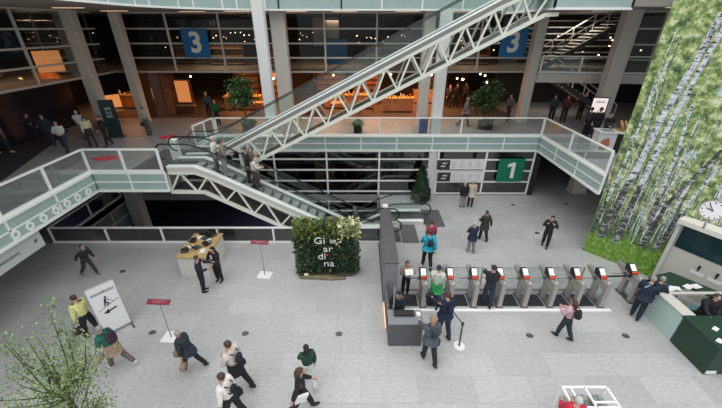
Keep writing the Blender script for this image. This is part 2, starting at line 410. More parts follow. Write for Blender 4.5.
# ------------------------------------------------------------------ escalators
def at_path(path, x):
    for a, b in zip(path, path[1:]):
        if a[0] <= x <= b[0]: return a[1]+(b[1]-a[1])*(x-a[0])/(b[0]-a[0])
    return path[0][1] if x < path[0][0] else path[-1][1]
def escalator(label, deck, low, y0, y1, hr=.95, clad=.22, rail_r=.034, pitch=1.15, truss=True, steps=(0, 0), loops=(1, 1), side_mat=None, panel=1.9):
    """deck: skirt-top path (x, z) from left to right; low: bottom chord path"""
    r = thing('escalator', label, 'escalator', (deck[0][0], (y0+y1)/2, deck[0][1]), world=True)
    side_mat = side_mat or GREYW
    for nm, y in (('near', y0), ('far', y1)):
        s = -1 if nm == 'near' else 1
        m = MB()
        for a, b in zip(deck, deck[1:]): m.beam((a[0], y, a[1]), (b[0], y, b[1]), .24, .05)
        part(m, 'deck_board', WHITE, r)
        m = MB()
        for a, b in zip(deck, deck[1:]): m.prism([(a[0], a[1]-clad), (b[0], b[1]-clad), (b[0], b[1]-.02), (a[0], a[1]-.02)], 'y', y+s*.06, y+s*.11)
        part(m, 'side_cladding', side_mat, r)
        if truss:
            m = MB(); yy = y+s*.04
            for a, b in zip(low, low[1:]): m.beam((a[0], yy, a[1]), (b[0], yy, b[1]), .14, .14)
            up = [(p[0], p[1]-clad-.06) for p in deck]
            for a, b in zip(up, up[1:]):
                if a[0] >= low[-1][0]: continue
                if b[0] > low[-1][0]: b = (low[-1][0], at_path(up, low[-1][0]))
                m.beam((a[0], yy, a[1]), (b[0], yy, b[1]), .13, .15)
            x = low[0][0]; i = 0
            m.beam((x, yy, at_path(low, x)), (x, yy, at_path(up, x)), .1, .12)
            while x+pitch/2 < low[-1][0]+.01:
                x2 = x+pitch/2; zl = (at_path(low, x), at_path(up, x2)) if i % 2 == 0 else (at_path(up, x), at_path(low, x2))
                m.beam((x, yy, zl[0]), (x2, yy, zl[1]), .07, .075); x = x2; i += 1
            part(m, 'truss', CREAM, r)
        # handrail with rounded newel ends
        x0, x1 = deck[0][0], deck[-1][0]; rr = .32; hp = []
        dense = [(x0+(x1-x0)*i/60, at_path(deck, x0+(x1-x0)*i/60)+hr) for i in range(61)]
        if loops[0]: hp += [(x0-rr*math.sin(t), dense[0][1]-rr+rr*math.cos(t)) for t in [PI*(1-i/10) for i in range(10)]]
        sm = dense
        for _ in range(2): sm = [sm[0]]+[(sm[i][0], (sm[i-1][1]+sm[i][1]+sm[i+1][1])/3) for i in range(1, 60)]+[sm[-1]]
        hp += sm
        if loops[1]: hp += [(x1+rr*math.sin(t), dense[-1][1]-rr+rr*math.cos(t)) for t in [PI*i/10 for i in range(1, 11)]]
        part(MB().tube([(p[0], y, p[1]) for p in hp], rail_r, 8), 'handrail', BLACK, r)
        k = max(2, round((x1-x0)/panel))
        for i in range(k):
            a, b = x0+(x1-x0)*i/k+.01, x0+(x1-x0)*(i+1)/k-.01; sub = 6
            top = [(a+(b-a)*j/sub, at_path(deck, a+(b-a)*j/sub)+hr-.04) for j in range(sub+1)]
            bot = [(x, at_path(deck, x)+.03) for x, _z in top]
            m = MB()
            for j in range(sub): m.prism([bot[j], bot[j+1], top[j+1], top[j]], 'y', y-.008, y+.008)
            part(m, 'glass_panel', GLASS, r)
    # steps
    tr = .40; x = deck[0][0]+.9; xe = deck[-1][0]-.9
    st = []
    while x < xe:
        z = at_path(deck, x+tr/2)-.16; st.append((x, z)); x += tr
    for x, z in st:
        m = MB(); m.box(x, x+tr, y0+.14, y1-.14, z-.03, z, 0); m.box(x, x+.015 if at_path(deck, x+1) < at_path(deck, x) else x+.015, y0+.14, y1-.14, z-.24, z, 1)
        if at_path(deck, x+tr) < at_path(deck, x)-.05: m.box(x+tr-.03, x+tr-.005, y0+.14, y1-.14, z-.24, z, 1)
        part(m, 'step', [STEP, STEPD], r)
    for a, b in ((deck[0][0]-.3, deck[0][0]+.9), (deck[-1][0]-.9, deck[-1][0]+.3)):
        z = at_path(deck, (a+b)/2)-.14
        part(MB().box(a, b, y0+.13, y1-.13, z-.04, z), 'landing_plate', STEELD, r)
    # closed underside between the two trusses
    m = MB()
    for a, b in zip(low, low[1:]): m.prism([(a[0], a[1]), (b[0], b[1]), (b[0], b[1]+.04), (a[0], a[1]+.04)], 'y', y0+.08, y1-.08)
    part(m, 'underside_panel', STEELD, r)
    # inner machinery shade panel: the step band's tray
    m = MB()
    for a, b in zip(deck, deck[1:]):
        m.prism([(a[0], a[1]-clad-.1), (b[0], b[1]-clad-.1), (b[0], b[1]-clad-.06), (a[0], a[1]-clad-.06)], 'y', y0+.1, y1-.1)
    part(m, 'step_tray', STEELD, r)
    return r
STEP = mat('step_grey', (.34, .35, .355), .5, .1); STEPD = mat('step_riser', (.13, .135, .14), .5, .2)
LOWD = [(-8.2, 3.80), (-7.05, 3.80), (-6.45, 3.56), (-.35, .36), (.1, .22), (1.55, .2)]
escalator('escalator with white truss from the mezzanine down to the ground behind the plant wall', LOWD,
          [(-8.3, 2.62), (-6.85, 2.60), (-1.9, -.1)], 13.42, 14.5)
UPD = [(-8.1, 3.80), (-7.2, 3.80), (-6.6, 3.95), (5.3, 9.92), (6.4, 10.38), (7.9, 10.42)]
escalator('long escalator with cream zigzag truss climbing from the mezzanine to the upper floor', UPD,
          [(-5.6, 3.1), (7.1, 9.42), (7.6, 9.45)], 15.0, 16.1, clad=.20, pitch=1.02, hr=.74, rail_r=.024, side_mat=mat('clad_grey', (.26, .26, .25), .4, .3))
DND = [(-5.0, -3.2), (.9, -.1), (1.6, .2), (3.2, .22)]
escalator('escalator descending from the ground floor into the lower level, beside the conifer', DND, [(-5, -4.1), (-.6, -1.6)], 15.0, 16.1, clad=.25, truss=False)
# lower part of the truss is closed by the ground floor: floor lining pieces under the two landings
struct(MB().box(VX1, 3.6, 14.96, 16.14, .0, .05), 'trim_10', STEELD)
struct(MB().box(-.2, 1.9, 13.32, 14.6, -.3, .04), 'trim_11', STEELD)
struct(MB().box(-8.5, -8.2, 13.15, 16.7, ZM, ZM+.05), 'trim_12', STEELD)
# floor mats at the landings
for (x0, x1, y0, y1, lab) in ((1.95, 2.75, 13.25, 15.0, 'dark grey floor mat at the foot of the front escalator'), (3.3, 4.3, 14.7, 16.5, 'dark grey floor mat at the head of the escalator beside the conifer'),
                              (-9.8, -8.6, 13.3, 16.2, 'dark grey floor mat at the mezzanine head of the escalators')):
    z = ZM+.008 if x0 < -5 else .002
    tag(MB().box(x0, x1, y0, y1, z, z+.015).build('floor_mat', mat('mat_grey', (.10, .10, .105), .8, 0, .15, 20)), lab, 'floor mat')
# newel post where the opening's railing meets the escalators
r = thing('newel_post', 'white square post at the corner of the floor opening beside the escalators', 'post', (1.2, 14.75, 0), world=True)
part(MB().box(1.1, 1.3, 14.65, 14.85, 0, 1.15), 'shaft', WHITE, r); part(MB().box(1.07, 1.33, 14.62, 14.88, 1.15, 1.22), 'cap', WHITE, r)
r = thing('newel_post', 'white rounded post between the escalator heads on the mezzanine', 'post', (-8.35, 15.0, ZM), world=True)
part(MB().box(-8.65, -8.25, 14.68, 14.84, ZM, 4.5), 'shaft', WHITE, r); part(MB().cyl((-8.65, 14.76, 4.5), (-8.25, 14.76, 4.5), .09), 'cap', WHITE, r)
# side wall of the opening: pale glass bands seen under the railing
m = MB()
for z in (-.35, -1.1, -1.85): m.beam((VX0+.05, VY0, z), (VX0+.05, VY1, z), .06, .07, 0)
for y in (13.6, 15.2, 16.8, 18.2): m.beam((VX0+.05, y, -1.85), (VX0+.05, y, -.35), .06, .06, 0)
m.beam((VX0+.03, VY0, -1.1), (VX0+.03, VY1, -1.1), .02, 1.5, 1)
struct(m, 'trim_13', [GREYW, mat('dim_green_glass', (.17, .24, .23), .3)])
# signs ------------------------------------------------------------------
def fit_sign(lab, y, cpx, w_, h_, mt, txt, size, name='floor_sign', xo=0, group=None):
    X, Z = D(cpx[0], cpx[1], y)
    r = thing(name, lab, 'sign', (X, y, Z), group=group)
    MB().box(-w_/2, w_/2, -.02, .02, -h_/2, h_/2).build('board', mt, r)
    if txt == '1': MB().prism([(.02, -.48), (.22, -.48), (.22, .48), (.06, .48), (-.22, .36), (-.20, .19), (.02, .26)], 'y', -.035, -.022).build('numeral', TEXTW, r)
    else: MB().text(txt, Matrix.Translation((xo, -.03, 0)) @ Matrix.Rotation(PI/2, 4, 'X'), size, .008, 0, .045).build('numeral', TEXTW, r)
    for sx_ in (-1, 1): MB().box(sx_*w_*.3-.03, sx_*w_*.3+.03, .02, .16, h_/2-.2, h_/2-.1).build('bracket', STEELD, r)
    return r
fit_sign('blue square sign with a white 3 on the upper windows, beside the left ficus', 22.45, (196, 43.5), 1.56, 1.56, BLUE, '3', 1.55)
fit_sign('blue square sign with a white 3 partly behind the long escalator truss', 22.45, (513.5, 43), 1.56, 1.56, BLUE, '3', 1.55)
fit_sign('green square sign with a white 1 on the ground floor windows', 18.28, (510.5, 170.3), 1.5, 1.42, GREEN, '1', 1.45)
# information boards
for k, (py, lab) in enumerate(((164.8, 'white information board with a dark symbol square, upper of two beside the green sign'), (177.0, 'white information board with a dark symbol square, lower of two beside the green sign'))):
    X, Z = D(460.5, py, 18.3)
    r = thing('information_board', lab, 'board', (X, 18.33, Z))
    MB().box(-1.38, 1.38, -.02, .02, -.29, .29).build('board', PAPER, r)
    MB().box(-1.36, -.60, -.03, -.02, -.28, .28).build('symbol_square', DARK, r)
    m = MB()
    for q in (-.12, .06): m.prism([(-1.12+q*.4, q), (-.98+q*.4, q+.09), (-.86+q*.4, q+.03), (-.8+q*.4, q+.12), (-.84+q*.4, q-.02), (-.98+q*.4, q+.0)], 'y', -.036, -.03)
    m.build('arrow_symbol', TEXTW, r)
    m = MB()
    for c in range(4):
        for l in range(5): m.box(-.5+c*.46, -.5+c*.46+random.uniform(.2, .38), -.026, -.02, .16-l*.08, .185-l*.08)
    m.build('lettering', mat('faint_grey', (.45, .46, .48), .6), r)

# ------------------------------------------------------------------ birch print wall
MA = Vector((10.08, 12.69)); MD = Vector((.662, -.749)).normalized(); MN = Vector((-MD.y*-1, MD.x*-1))   # normal facing the hall
MN = Vector((MD.y, -MD.x)); MN = MN if MN.y < 0 else -MN
def M(x, y):
    u = (x-361)/F; v = (y-204)/F; a, b, c = u, cT-v*sT, sT+v*cT
    # k*(a,b) = MA + t*MD
    det = a*(-MD.y)-b*(-MD.x); k = (MA.x*(-MD.y)-MA.y*(-MD.x))/det; t = (a*MA.y-b*MA.x)/det
    return t, H-k*c
def foliage_mat(name, cols, scale, patches=None):
    m = bpy.data.materials.new(name); m.use_nodes = True; n = m.node_tree.nodes; L = m.node_tree.links; b = n['Principled BSDF']
    g = n.new('ShaderNodeNewGeometry'); t = n.new('ShaderNodeTexNoise'); t.inputs['Scale'].default_value = scale; t.inputs['Detail'].default_value = 6; t.inputs['Roughness'].default_value = .75
    L.new(g.outputs['Position'], t.inputs['Vector'])
    r = n.new('ShaderNodeValToRGB'); r.color_ramp.elements.remove(r.color_ramp.elements[1])
    for i, (p, c) in enumerate(cols):
        el = r.color_ramp.elements[0] if i == 0 else r.color_ramp.elements.new(p)
        el.position = p; el.color = (*c, 1)
    L.new(t.outputs['Fac'], r.inputs[0])
    out = r.outputs[0]
    if patches:
        t2 = n.new('ShaderNodeTexNoise'); t2.inputs['Scale'].default_value = patches[1]; t2.inputs['Detail'].default_value = 5; L.new(g.outputs['Position'], t2.inputs['Vector'])
        r2 = n.new('ShaderNodeValToRGB'); r2.color_ramp.elements[0].position = patches[2]; r2.color_ramp.elements[1].position = patches[2]+.07
        L.new(t2.outputs['Fac'], r2.inputs[0]); mx = n.new('ShaderNodeMixRGB'); L.new(r2.outputs[0], mx.inputs[0]); L.new(out, mx.inputs[1]); mx.inputs[2].default_value = (*patches[0], 1); out = mx.outputs[0]
    L.new(out, b.inputs['Base Color']); b.inputs['Roughness'].default_value = .55
    return m
PF = foliage_mat('print_foliage', [(.36, (.035, .07, .03)), (.43, (.10, .18, .06)), (.50, (.24, .34, .11)), (.56, (.44, .52, .20)), (.62, (.74, .76, .55))], 3.8, ((.58, .68, .72), 1.1, .62))
PG = foliage_mat('print_grass', [(.30, (.03, .09, .01)), (.45, (.11, .24, .03)), (.6, (.26, .42, .07)), (.70, (.48, .6, .18))], 8.0)
PB = foliage_mat('print_undergrowth', [(.3, (.02, .04, .015)), (.5, (.08, .15, .05)), (.66, (.2, .32, .1))], 9.0)
PK = foliage_mat('print_bark', [(.0, (.015, .015, .02)), (.43, (.03, .03, .035)), (.47, (.52, .55, .60)), (.6, (.76, .80, .85)), (.8, (.9, .92, .95))], 5.0)
PK2 = foliage_mat('print_bark_dark', [(.0, (.01, .01, .01)), (.5, (.05, .05, .05)), (.58, (.35, .37, .38)), (.75, (.6, .64, .66))], 4.0)
for k_ in (PK, PK2):       # stretch the bark marks sideways, as birch bark has them
    n = k_.node_tree.nodes; tx = [q for q in n if q.type == 'TEX_NOISE'][0]; gg = [q for q in n if q.type == 'NEW_GEOMETRY'][0]
    mp = n.new('ShaderNodeMapping'); mp.inputs['Scale'].default_value = (1, 1, 2.2); k_.node_tree.links.new(gg.outputs['Position'], mp.inputs[0]); k_.node_tree.links.new(mp.outputs[0], tx.inputs['Vector'])
mur = thing('print_wall', 'tall panel printed with a birch forest and grass, right of the turnstiles', 'wall panel', (MA.x, MA.y, 0), world=True)
def W(t, z, o=0.0): p = MA+MD*t+MN*o; return (p.x, p.y, z)
WL, WH = 4.7, 12.0
m = MB(); q = [W(0, .0), W(WL, .0), W(WL, .0, -.3), W(0, .0, -.3)]
lo = [m.bm.verts.new(p) for p in q]; hi = [m.bm.verts.new((p[0], p[1], WH)) for p in q]
m.bm.faces.new(lo[::-1]); m.bm.faces.new(hi)
for i in range(4): m.bm.faces.new([lo[i], lo[(i+1) % 4], hi[(i+1) % 4], hi[i]])
part(m, 'panel_core', GREYW, mur)
m = MB()
m.face([W(0, .02, .004), W(WL, .02, .004), W(WL, WH, .004), W(0, WH, .004)], 0)
# undergrowth and grass with a ragged upper edge
def ragged(z0, amp, o, mi, n=120):
    pts = [W(0, .02, o)]
    tops = [(WL*i/n, z0+amp*(.5*math.sin(i*.23)+.3*math.sin(i*.71+1))+random.uniform(0, amp)*.9) for i in range(n+1)]
    for (a, za), (b, zb) in zip(tops, tops[1:]): m.face([W(a, .02, o), W(b, .02, o), W(b, zb, o), W(a, za, o)], mi)
ragged(2.1, .4, .006, 2); ragged(1.05, .18, .012, 1)
def trunk(pts, o, mi):
    n = len(pts); L_ = []; R_ = []
    for t, z, w_ in pts: L_.append(W(max(.0, min(WL, t-w_/2)), z, o)); R_.append(W(max(.0, min(WL, t+w_/2)), z, o))
    for i in range(n-1): m.face([L_[i], R_[i], R_[i+1], L_[i+1]], mi)
rnd = random.Random(5)
for i in range(60):
    t = rnd.uniform(.05, WL-.05); z0 = 1.5+rnd.uniform(-.2, .5); z1 = z0+rnd.uniform(.8, 3.6); ln = rnd.uniform(-.06, .12)
    trunk([(t+ln*(z-z0), z, .022) for z in (z0, (z0+z1)/2, z1)], .0072+.00001*i, 3 if i % 3 else 4)
for i in range(46):
    t = rnd.uniform(.05, WL-.05); w_ = rnd.choice((.012, .018, .022, .03, .042)); z0 = 1.25+rnd.uniform(-.15, .5)-w_*2; z1 = rnd.uniform(3.6, 10) if w_ < .05 else 11.8
    ln = rnd.uniform(-.03, .05); pts = [(t+ln*(z-z0)+.04*math.sin(z*1.3+i), z, w_*(1.15-.5*(z-z0)/9)) for z in [z0+(z1-z0)*k/8 for k in range(9)]]
    trunk(pts, .008+.00005*i, 4 if rnd.random() < .25 else 3)
def big(px, w_, o, mi):
    q_ = px[len(px)//2]; w_ = abs(M(q_[0]+w_, q_[1])[0]-M(*q_)[0])*.62
    P_ = [M(*p) for p in px]; out = []
    for a, b in zip(P_, P_[1:]):
        for k in range(4): q = k/4; out.append((a[0]+(b[0]-a[0])*q, a[1]+(b[1]-a[1])*q))
    out.append(P_[-1]); n = len(out)
    pp = [(t, min(z, WH), w_*(1.35-.45*i/n if i > 2 else 1.9-.15*i)) for i, (t, z) in enumerate(out) if -.1 < t < WL+.1]
    trunk(pp, o, mi); trunk(pp[:4], o+.0005, 4)
big([(600, 237), (640, 163), (665, 112), (697, 60), (722, 12)], 10, .016, 3)
big([(614, 243), (650, 165), (673, 118), (702, 66), (735, 8)], 8, .015, 3)
big([(648, 225), (665, 183), (680, 145), (692, 105)], 5.5, .014, 3)
big([(641, 246), (668, 203), (700, 172), (722, 150)], 7, .014, 4)
big([(655, 250), (690, 200), (722, 165)], 5, .013, 3)
big([(592, 232), (612, 190), (630, 150), (650, 100), (668, 62)], 4, .013, 3)
# dark root shadows of the big trunks are bark too
part(m, 'birch_print', [PF, PG, PB, PK, PK2], mur)

# ------------------------------------------------------------------ service kiosk on the right
KD = Vector((.477, -.879)).normalized(); KN = Vector((KD.y, -KD.x))
if KN.x > 0: KN = -KN
K0 = Vector((11.72, 10.55))
def KW(t, z, o=0.0): p = K0+KD*t+KN*o; return (p.x, p.y, z)
def kbox(m, t0, t1, z0, z1, o0, o1, mi=0):
    v = [m.bm.verts.new(KW(t, z, o)) for z in (z0, z1) for o in (o0, o1) for t in (t0, t1)]
    for q in ((0, 2, 3, 1), (4, 5, 7, 6), (0, 1, 5, 4), (2, 6, 7, 3), (0, 4, 6, 2), (1, 3, 7, 5)): m.bm.faces.new([v[i] for i in q]).material_index = mi
r = thing('kiosk_back_wall', 'cream framed back wall of the service kiosk with a dark display band, under the clock', 'kiosk wall', (K0.x, K0.y, 0), world=True)
KCREAM = mat('kiosk_cream', (.56, .55, .50), .5); KSCR = mat('kiosk_display', (.006, .035, .045), .2)
m = MB(); kbox(m, 0, 3.4, 0, 2.72, -.25, -.05); part(m, 'panel', KCREAM, r)
m = MB(); kbox(m, -.12, 0, 0, 2.85, -.28, .12); part(m, 'side_frame', GREYW, r)
m = MB(); kbox(m, -.12, 3.4, 2.72, 2.9, -.28, .25); part(m, 'top_beam', mat('kiosk_white', (.75, .74, .68), .5), r)
m = MB(); kbox(m, .04, 3.4, 1.72, 2.70, -.05, -.02); part(m, 'display', KSCR, r)
for t in (.95, 1.45, 1.95, 2.45):
    m = MB(); kbox(m, t-.03, t+.03, 1.28, 1.40, -.05, .03); kbox(m, t-.02, t+.02, 1.18, 1.28, .0, .03); part(m, 'hook', BLACK, r)
    m = MB(); kbox(m, t-.19, t+.19, 1.0, 1.12, -.05, -.03); part(m, 'label_plate', PAPER, r)
# clock
X, Z = D(712.5, 210.5, 9.2); cl = thing('clock', 'round white analogue clock mounted on top of the kiosk wall', 'clock', (X, 9.2, Z))
cl.rotation_euler = (R(-10), 0, R(-42))
MB().cyl((0, .0, 0), (0, .09, 0), .31, seg=36).build('case', STEEL, cl)
MB().cyl((0, -.012, 0), (0, .01, 0), .285, seg=36).build('dial', PAPER, cl)
m = MB()
for i in range(12):
    a = 2*PI*i/12; c, s_ = math.sin(a), math.cos(a); m.beam((c*.22, -.018, s_*.22), (c*.265, -.018, s_*.265), .022 if i % 3 else .034, .006, up=(0, 1, 0))
m.build('hour_marks', DARK, cl)
MB().beam((.02, -.026, -.01), (-.155, -.026, .05), .028, .006, up=(0, 1, 0)).build('hour_hand', BLACK, cl)
MB().beam((.02, -.032, -.02), (-.13, -.032, .20), .02, .006, up=(0, 1, 0)).build('minute_hand', BLACK, cl)
MB().cyl((0, .05, -.3), (0, .05, Z and -.62), .03).build('stem', STEEL, cl)
# counters
r = thing('kiosk_desk', 'dark green back desk of the kiosk with papers along the cream wall', 'desk', (10.8, 9.2, 0), world=True)
m = MB(); m.prism([(10.05, 8.82), (10.35, 9.55), (11.35, 9.85), (12.75, 8.0), (12.3, 7.8), (11.3, 9.05), (10.6, 8.85)], 'z', .98, 1.05); part(m, 'desk_top', KGREEN, r)
m = MB(); m.prism([(10.12, 8.86), (10.4, 9.48), (11.3, 9.75), (11.2, 9.1), (10.7, 8.9)], 'z', 0, .98); part(m, 'cabinet', KGREEN, r)
r = thing('glass_counter', 'pale green glass front counter panel between the guards and the green counter', 'counter', (10.04, 8.2, 0), world=True)
part(MB().box(9.98, 10.06, 7.66, 8.78, 0, 1.08), 'front_panel', mat('counter_glass', (.42, .55, .52), .15), r)
part(MB().box(9.95, 10.35, 7.66, 8.78, 1.08, 1.12), 'counter_top', KCREAM, r)
part(MB().box(10.35, 12.3, 8.66, 8.78, 1.0, 1.06), 'cross_rail', KCREAM, r)
part(MB().box(10.35, 12.2, 8.25, 8.45, .72, .76), 'inner_shelf', mat('teal_shelf', (.1, .2, .2), .3), r)
part(MB().box(10.35, 12.0, 8.2, 8.3, 0, .72), 'inner_front', DARK, r)
r = thing('green_counter', 'large dark green block counter at the front of the kiosk', 'counter', (11.2, 7.0, 0), world=True)
part(MB().box(9.98, 12.9, 6.45, 7.62, .03, 1.06), 'body', KGREEN, r); part(MB().box(9.94, 12.94, 6.41, 7.66, 1.06, 1.11), 'counter_top', KGREEN, r)
part(MB().box(10.02, 12.9, 6.5, 7.6, 0, .03), 'plinth', BLACK, r); part(MB().box(10.02, 10.32, 6.43, 6.45, .05, .16), 'label_plate', PAPER, r)
def flat_item(name, lab, cat, x, y, z, w_, d_, h_, mt, rot=0, group=None):
    o = MB().box(-w_/2, w_/2, -d_/2, d_/2, 0, h_).build(name, mt); o.location = (x, y, z); o.rotation_euler = (0, 0, rot); tag(o, lab, cat, group); return o
for (px, py, a, lab) in ((660, 284, .3, 'stack of white leaflets at the far left end of the kiosk desk'), (668, 289.5, .1, 'white leaflet on the kiosk desk, second from the guards'), (675.5, 288.5, -.2, 'folded white leaflet lying in the middle of the kiosk desk'),
                     (688, 287, .4, 'open white booklet on the kiosk desk'), (696, 286.5, .2, 'white sheet beside the open booklet on the kiosk desk')):
    x, y = G(px, py, 1.05); flat_item('leaflet', lab, 'leaflet', x, y, 1.052, .3, .2, .02, PAPER, a, None)
for (px, py, lab) in ((715.5, 329, 'white card on the green counter top near the seated clerk'), (719.5, 341, 'white slip on the green counter top near the outer edge')):
    x, y = G(px, py, 1.11); flat_item('card', lab, 'card', x, y, 1.112, .2, .12, .012, PAPER, .5)

# ------------------------------------------------------------------ turnstiles
def make_gate(name, lab, x, y, g=None):
    r = thing(name, lab, 'turnstile', (x, y, 0), group=g)
    m = MB()  # body: side profile in y-z, opening between front post and rear post
    m.prism([(0, .02), (.16, .02), (.16, .70), (.50, .74), (.52, .02), (.66, .02), (.68, .74), (1.2, .93), (1.2, 1.0), (.0, 1.0)], 'x', -.075, .075)
    m.build('cabinet', STEEL, r)
    MB().prism([(.16, .10), (.52, .10), (.50, .74), (.16, .70)], 'x', -.008, .008).build('inner_panel', GLASS, r)
    MB().box(-.12, .12, -.05, .75, 0, .025).build('base_plate', STEELD, r)
    MB().prism([(.0, 1.0), (1.2, 1.0), (1.2, 1.03), (.0, 1.03)], 'x', -.09, .09).build('top_cover', mat('gate_top', (.30, .29, .275), .4, .3), r)
    h = MB().prism([(.34, 1.03), (.70, 1.03), (.74, 1.26), (.62, 1.30), (.36, 1.10)], 'x', -.12, .12).build('reader_head', BLACK, r)
    m = MB(); m.face([(-.09, .41, 1.152), (.09, .41, 1.152), (.09, .61, 1.305), (-.09, .61, 1.305)])
    m.build('display', mat('reader_screen', (.72, .76, .72), .3, emit=.25), h)
    MB().box(-.11, .11, .325, .385, 1.06, 1.13).build('red_band', SCREENR, h)
    MB().box(.02, .07, .1, .16, 1.032, 1.045).build('badge', PAPER, r)
    m = MB(); m.cyl((-.09, .62, .86), (-.16, .62, .86), .06); m.build('arm_hub', STEELD, r)
    MB().cyl((-.14, .62, .86), (-.62, .62, .90), .019, .016, 8).build('arm', STEEL, r)
    for a in (2.2, 4.2): MB().cyl((-.15, .62, .86), (-.36, .62+.30*math.sin(a), .86-.38*abs(math.cos(a))), .019, .016, 8).build('arm', STEEL, r)
    return r
gx = [(422, 304), (448.5, 305), (472.5, 305.5), (498.5, 306.5), (523.6, 307), (549.5, 307.5), (575.5, 308), (601, 308.5)]
ordn = ['steel turnstile closest to the dark grey desk', 'steel turnstile second from the dark grey desk', 'steel turnstile third from the dark grey desk, at the left of the man in black', 'steel turnstile right beside the man in black',
        'steel turnstile in the fifth place from the dark grey desk', 'steel turnstile third from the free end of the row', 'steel turnstile second from the free end of the row', 'steel turnstile at the free end of the row, nearest the birch wall']
g0 = None
for (px, py), lab in zip(gx, ordn):
    x, y = G(px, py)
    if g0 is None: g0 = make_gate('turnstile', lab, x, 9.1, 'row of turnstiles'); o = g0
    else: o = copy_tree(g0); o.location = (x, 9.1, 0); o['label'] = lab
o = copy_tree(g0); o.location = (9.95, 9.35, 0); o.rotation_euler = (0, 0, 0); o['label'] = 'separate steel turnstile against the birch print wall behind the guards'
del o['group']
gxs = [G(*p)[0] for p in gx]
for i in range(7):
    a, b = gxs[i]+.16, gxs[i+1]-.16
    tag(MB().box(a, b, 9.18, 9.78, .002, .018).build('gate_mat', mat('gate_mat', (.018, .02, .025), .7)), ['dark mat in the passage where the person with the knit cap walks', 'dark mat in the second passage between turnstiles', 'dark mat under the man in black', 'dark mat right of the man in black', 'dark mat fifth passage from the grey desk', 'dark mat in the passage behind the woman in pink', 'dark mat in the passage nearest the birch wall'][i], 'floor mat', 'mats between the turnstiles')
tag(MB().box(1.6, gxs[0]-.16, 9.18, 9.78, .002, .018).build('gate_mat', mat('gate_mat', (.018, .02, .025), .7)), 'dark mat between the grey desk and the closest turnstile', 'floor mat')
struct(MB().box(1.42, 8.95, 8.92, 9.04, .0, .03), 'trim_14', mat('threshold_white', (.85, .85, .83), .4))
r = thing('gate_rail', 'long low steel rail running behind the row of turnstiles', 'rail', (5, 9.87, 0), world=True)
part(MB().box(1.5, 8.9, 9.84, 9.91, .14, .22), 'rail', STEEL, r)
for x in [1.6]+[q for q in gxs]: part(MB().box(x-.03, x+.03, 9.85, 9.9, 0, .14), 'foot', STEEL, r)
r = thing('barrier_belt', 'dark retractable belt stretched from the last turnstile to the separate one', 'barrier', (9.3, 9.7, 0), world=True)
part(MB().beam((8.85, 9.72, .93), (9.86, 9.75, .93), .01, .07), 'belt', mat('belt_navy', (.01, .014, .03), .6), r); part(MB().box(9.845, 9.86, 9.7, 9.8, .86, 1.0), 'clip', BLACK, r)
for (x0, x1, lab) in ((2.3, 3.15, 'clear glass screen behind the first turnstiles'), (3.5, 4.7, 'clear glass screen behind the middle turnstiles'), (5.4, 8.6, 'clear glass screen behind the turnstiles towards the birch wall')):
    r = thing('glass_screen', lab, 'glass screen', ((x0+x1)/2, 10.367, 0), world=True)
    part(MB().box(x0, x1, 10.36, 10.375, .08, .82), 'pane', GLASS, r); part(MB().beam((x0, 10.367, .83), (x1, 10.367, .83), .03, .02), 'top_bar', STEEL, r)
    for x in (x0, x1): part(MB().box(x-.02, x+.02, 10.345, 10.39, 0, .84), 'post', STEEL, r)

# ------------------------------------------------------------------ information desk
r = thing('reception_desk', 'dark grey reception desk in front of the turnstiles', 'desk', (1.4, 7.7, 0), world=True)
part(MB().box(.86, 1.90, 7.45, 8.0, 0, .94), 'front_block', DGREY, r); part(MB().box(.84, 1.92, 7.43, 8.02, .94, .98), 'desk_top', mat('desk_top_grey', (.20, .21, .225), .5), r)
part(MB().box(.84, .90, 8.02, 9.3, 0, .98), 'side_panel', DGREY, r); part(MB().box(.815, .84, 8.1, 9.28, .06, .10), 'light_strip', mat('strip_orange', (.9, .42, .2), .5, emit=1.2), r)
part(MB().box(.9, 1.9, 8.02, 8.3, .66, .70), 'work_shelf', DARK, r)
r = thing('tall_cabinet', 'tall dark grey cabinet wall beside the first turnstile', 'cabinet', (1.05, 11, 0), world=True)
part(MB().box(.84, 1.28, 9.32, 13.05, .0, 1.82), 'body', mat('cabinet_grey', (.21, .215, .235), .5), r); part(MB().box(.82, 1.30, 9.30, 13.08, 1.82, 1.86), 'top_panel', mat('cabinet_top', (.085, .087, .095), .55), r)
part(MB().box(.805, .84, 9.32, 13.05, .05, .1), 'plinth_strip', mat('plinth_dark', (.05, .05, .055), .5), r)
r = thing('monitor', 'flat black monitor lying tilted on the reception desk', 'monitor', (1.35, 7.82, .98), world=False)
MB().box(-.32, .32, -.10, .12, .05, .09).build('screen', BLACK, r); MB().box(-.1, .1, -.06, .06, 0, .05).build('stand', DARK, r)
flat_item('card_reader', 'small white device beside the monitor on the reception desk', 'device', 1.8, 7.8, .98, .12, .14, .07, PAPER)
r = thing('glass_divider', 'clear upright divider with steel post on the reception desk', 'divider', (1.05, 8.1, .98))
MB().box(-.02, .02, -.02, .02, -.28, .85).build('post', STEEL, r)
X0 = MB().box(.02, .55, -.006, .006, -.25, .6); X0.build('pane', GLASS, r)
# belt post
x, y = G(459, 346)
r = thing('stanchion', 'steel belt post on a white round base in front of the turnstiles', 'stanchion', (x, y, 0))
MB().cyl((0, 0, 0), (0, 0, .03), .19, .17, 28).build('base', PAPER, r); MB().cyl((0, 0, .03), (-.02, 0, .95), .03, .03).build('post', STEELD, r)
MB().cyl((-.02, 0, .95), (-.02, 0, 1.02), .045).build('head', BLACK, r); MB().beam((-.02, .03, .97), (-.45, 1.3, .92), .012, .05).build('belt', mat('belt_grey', (.12, .13, .16), .6), r)

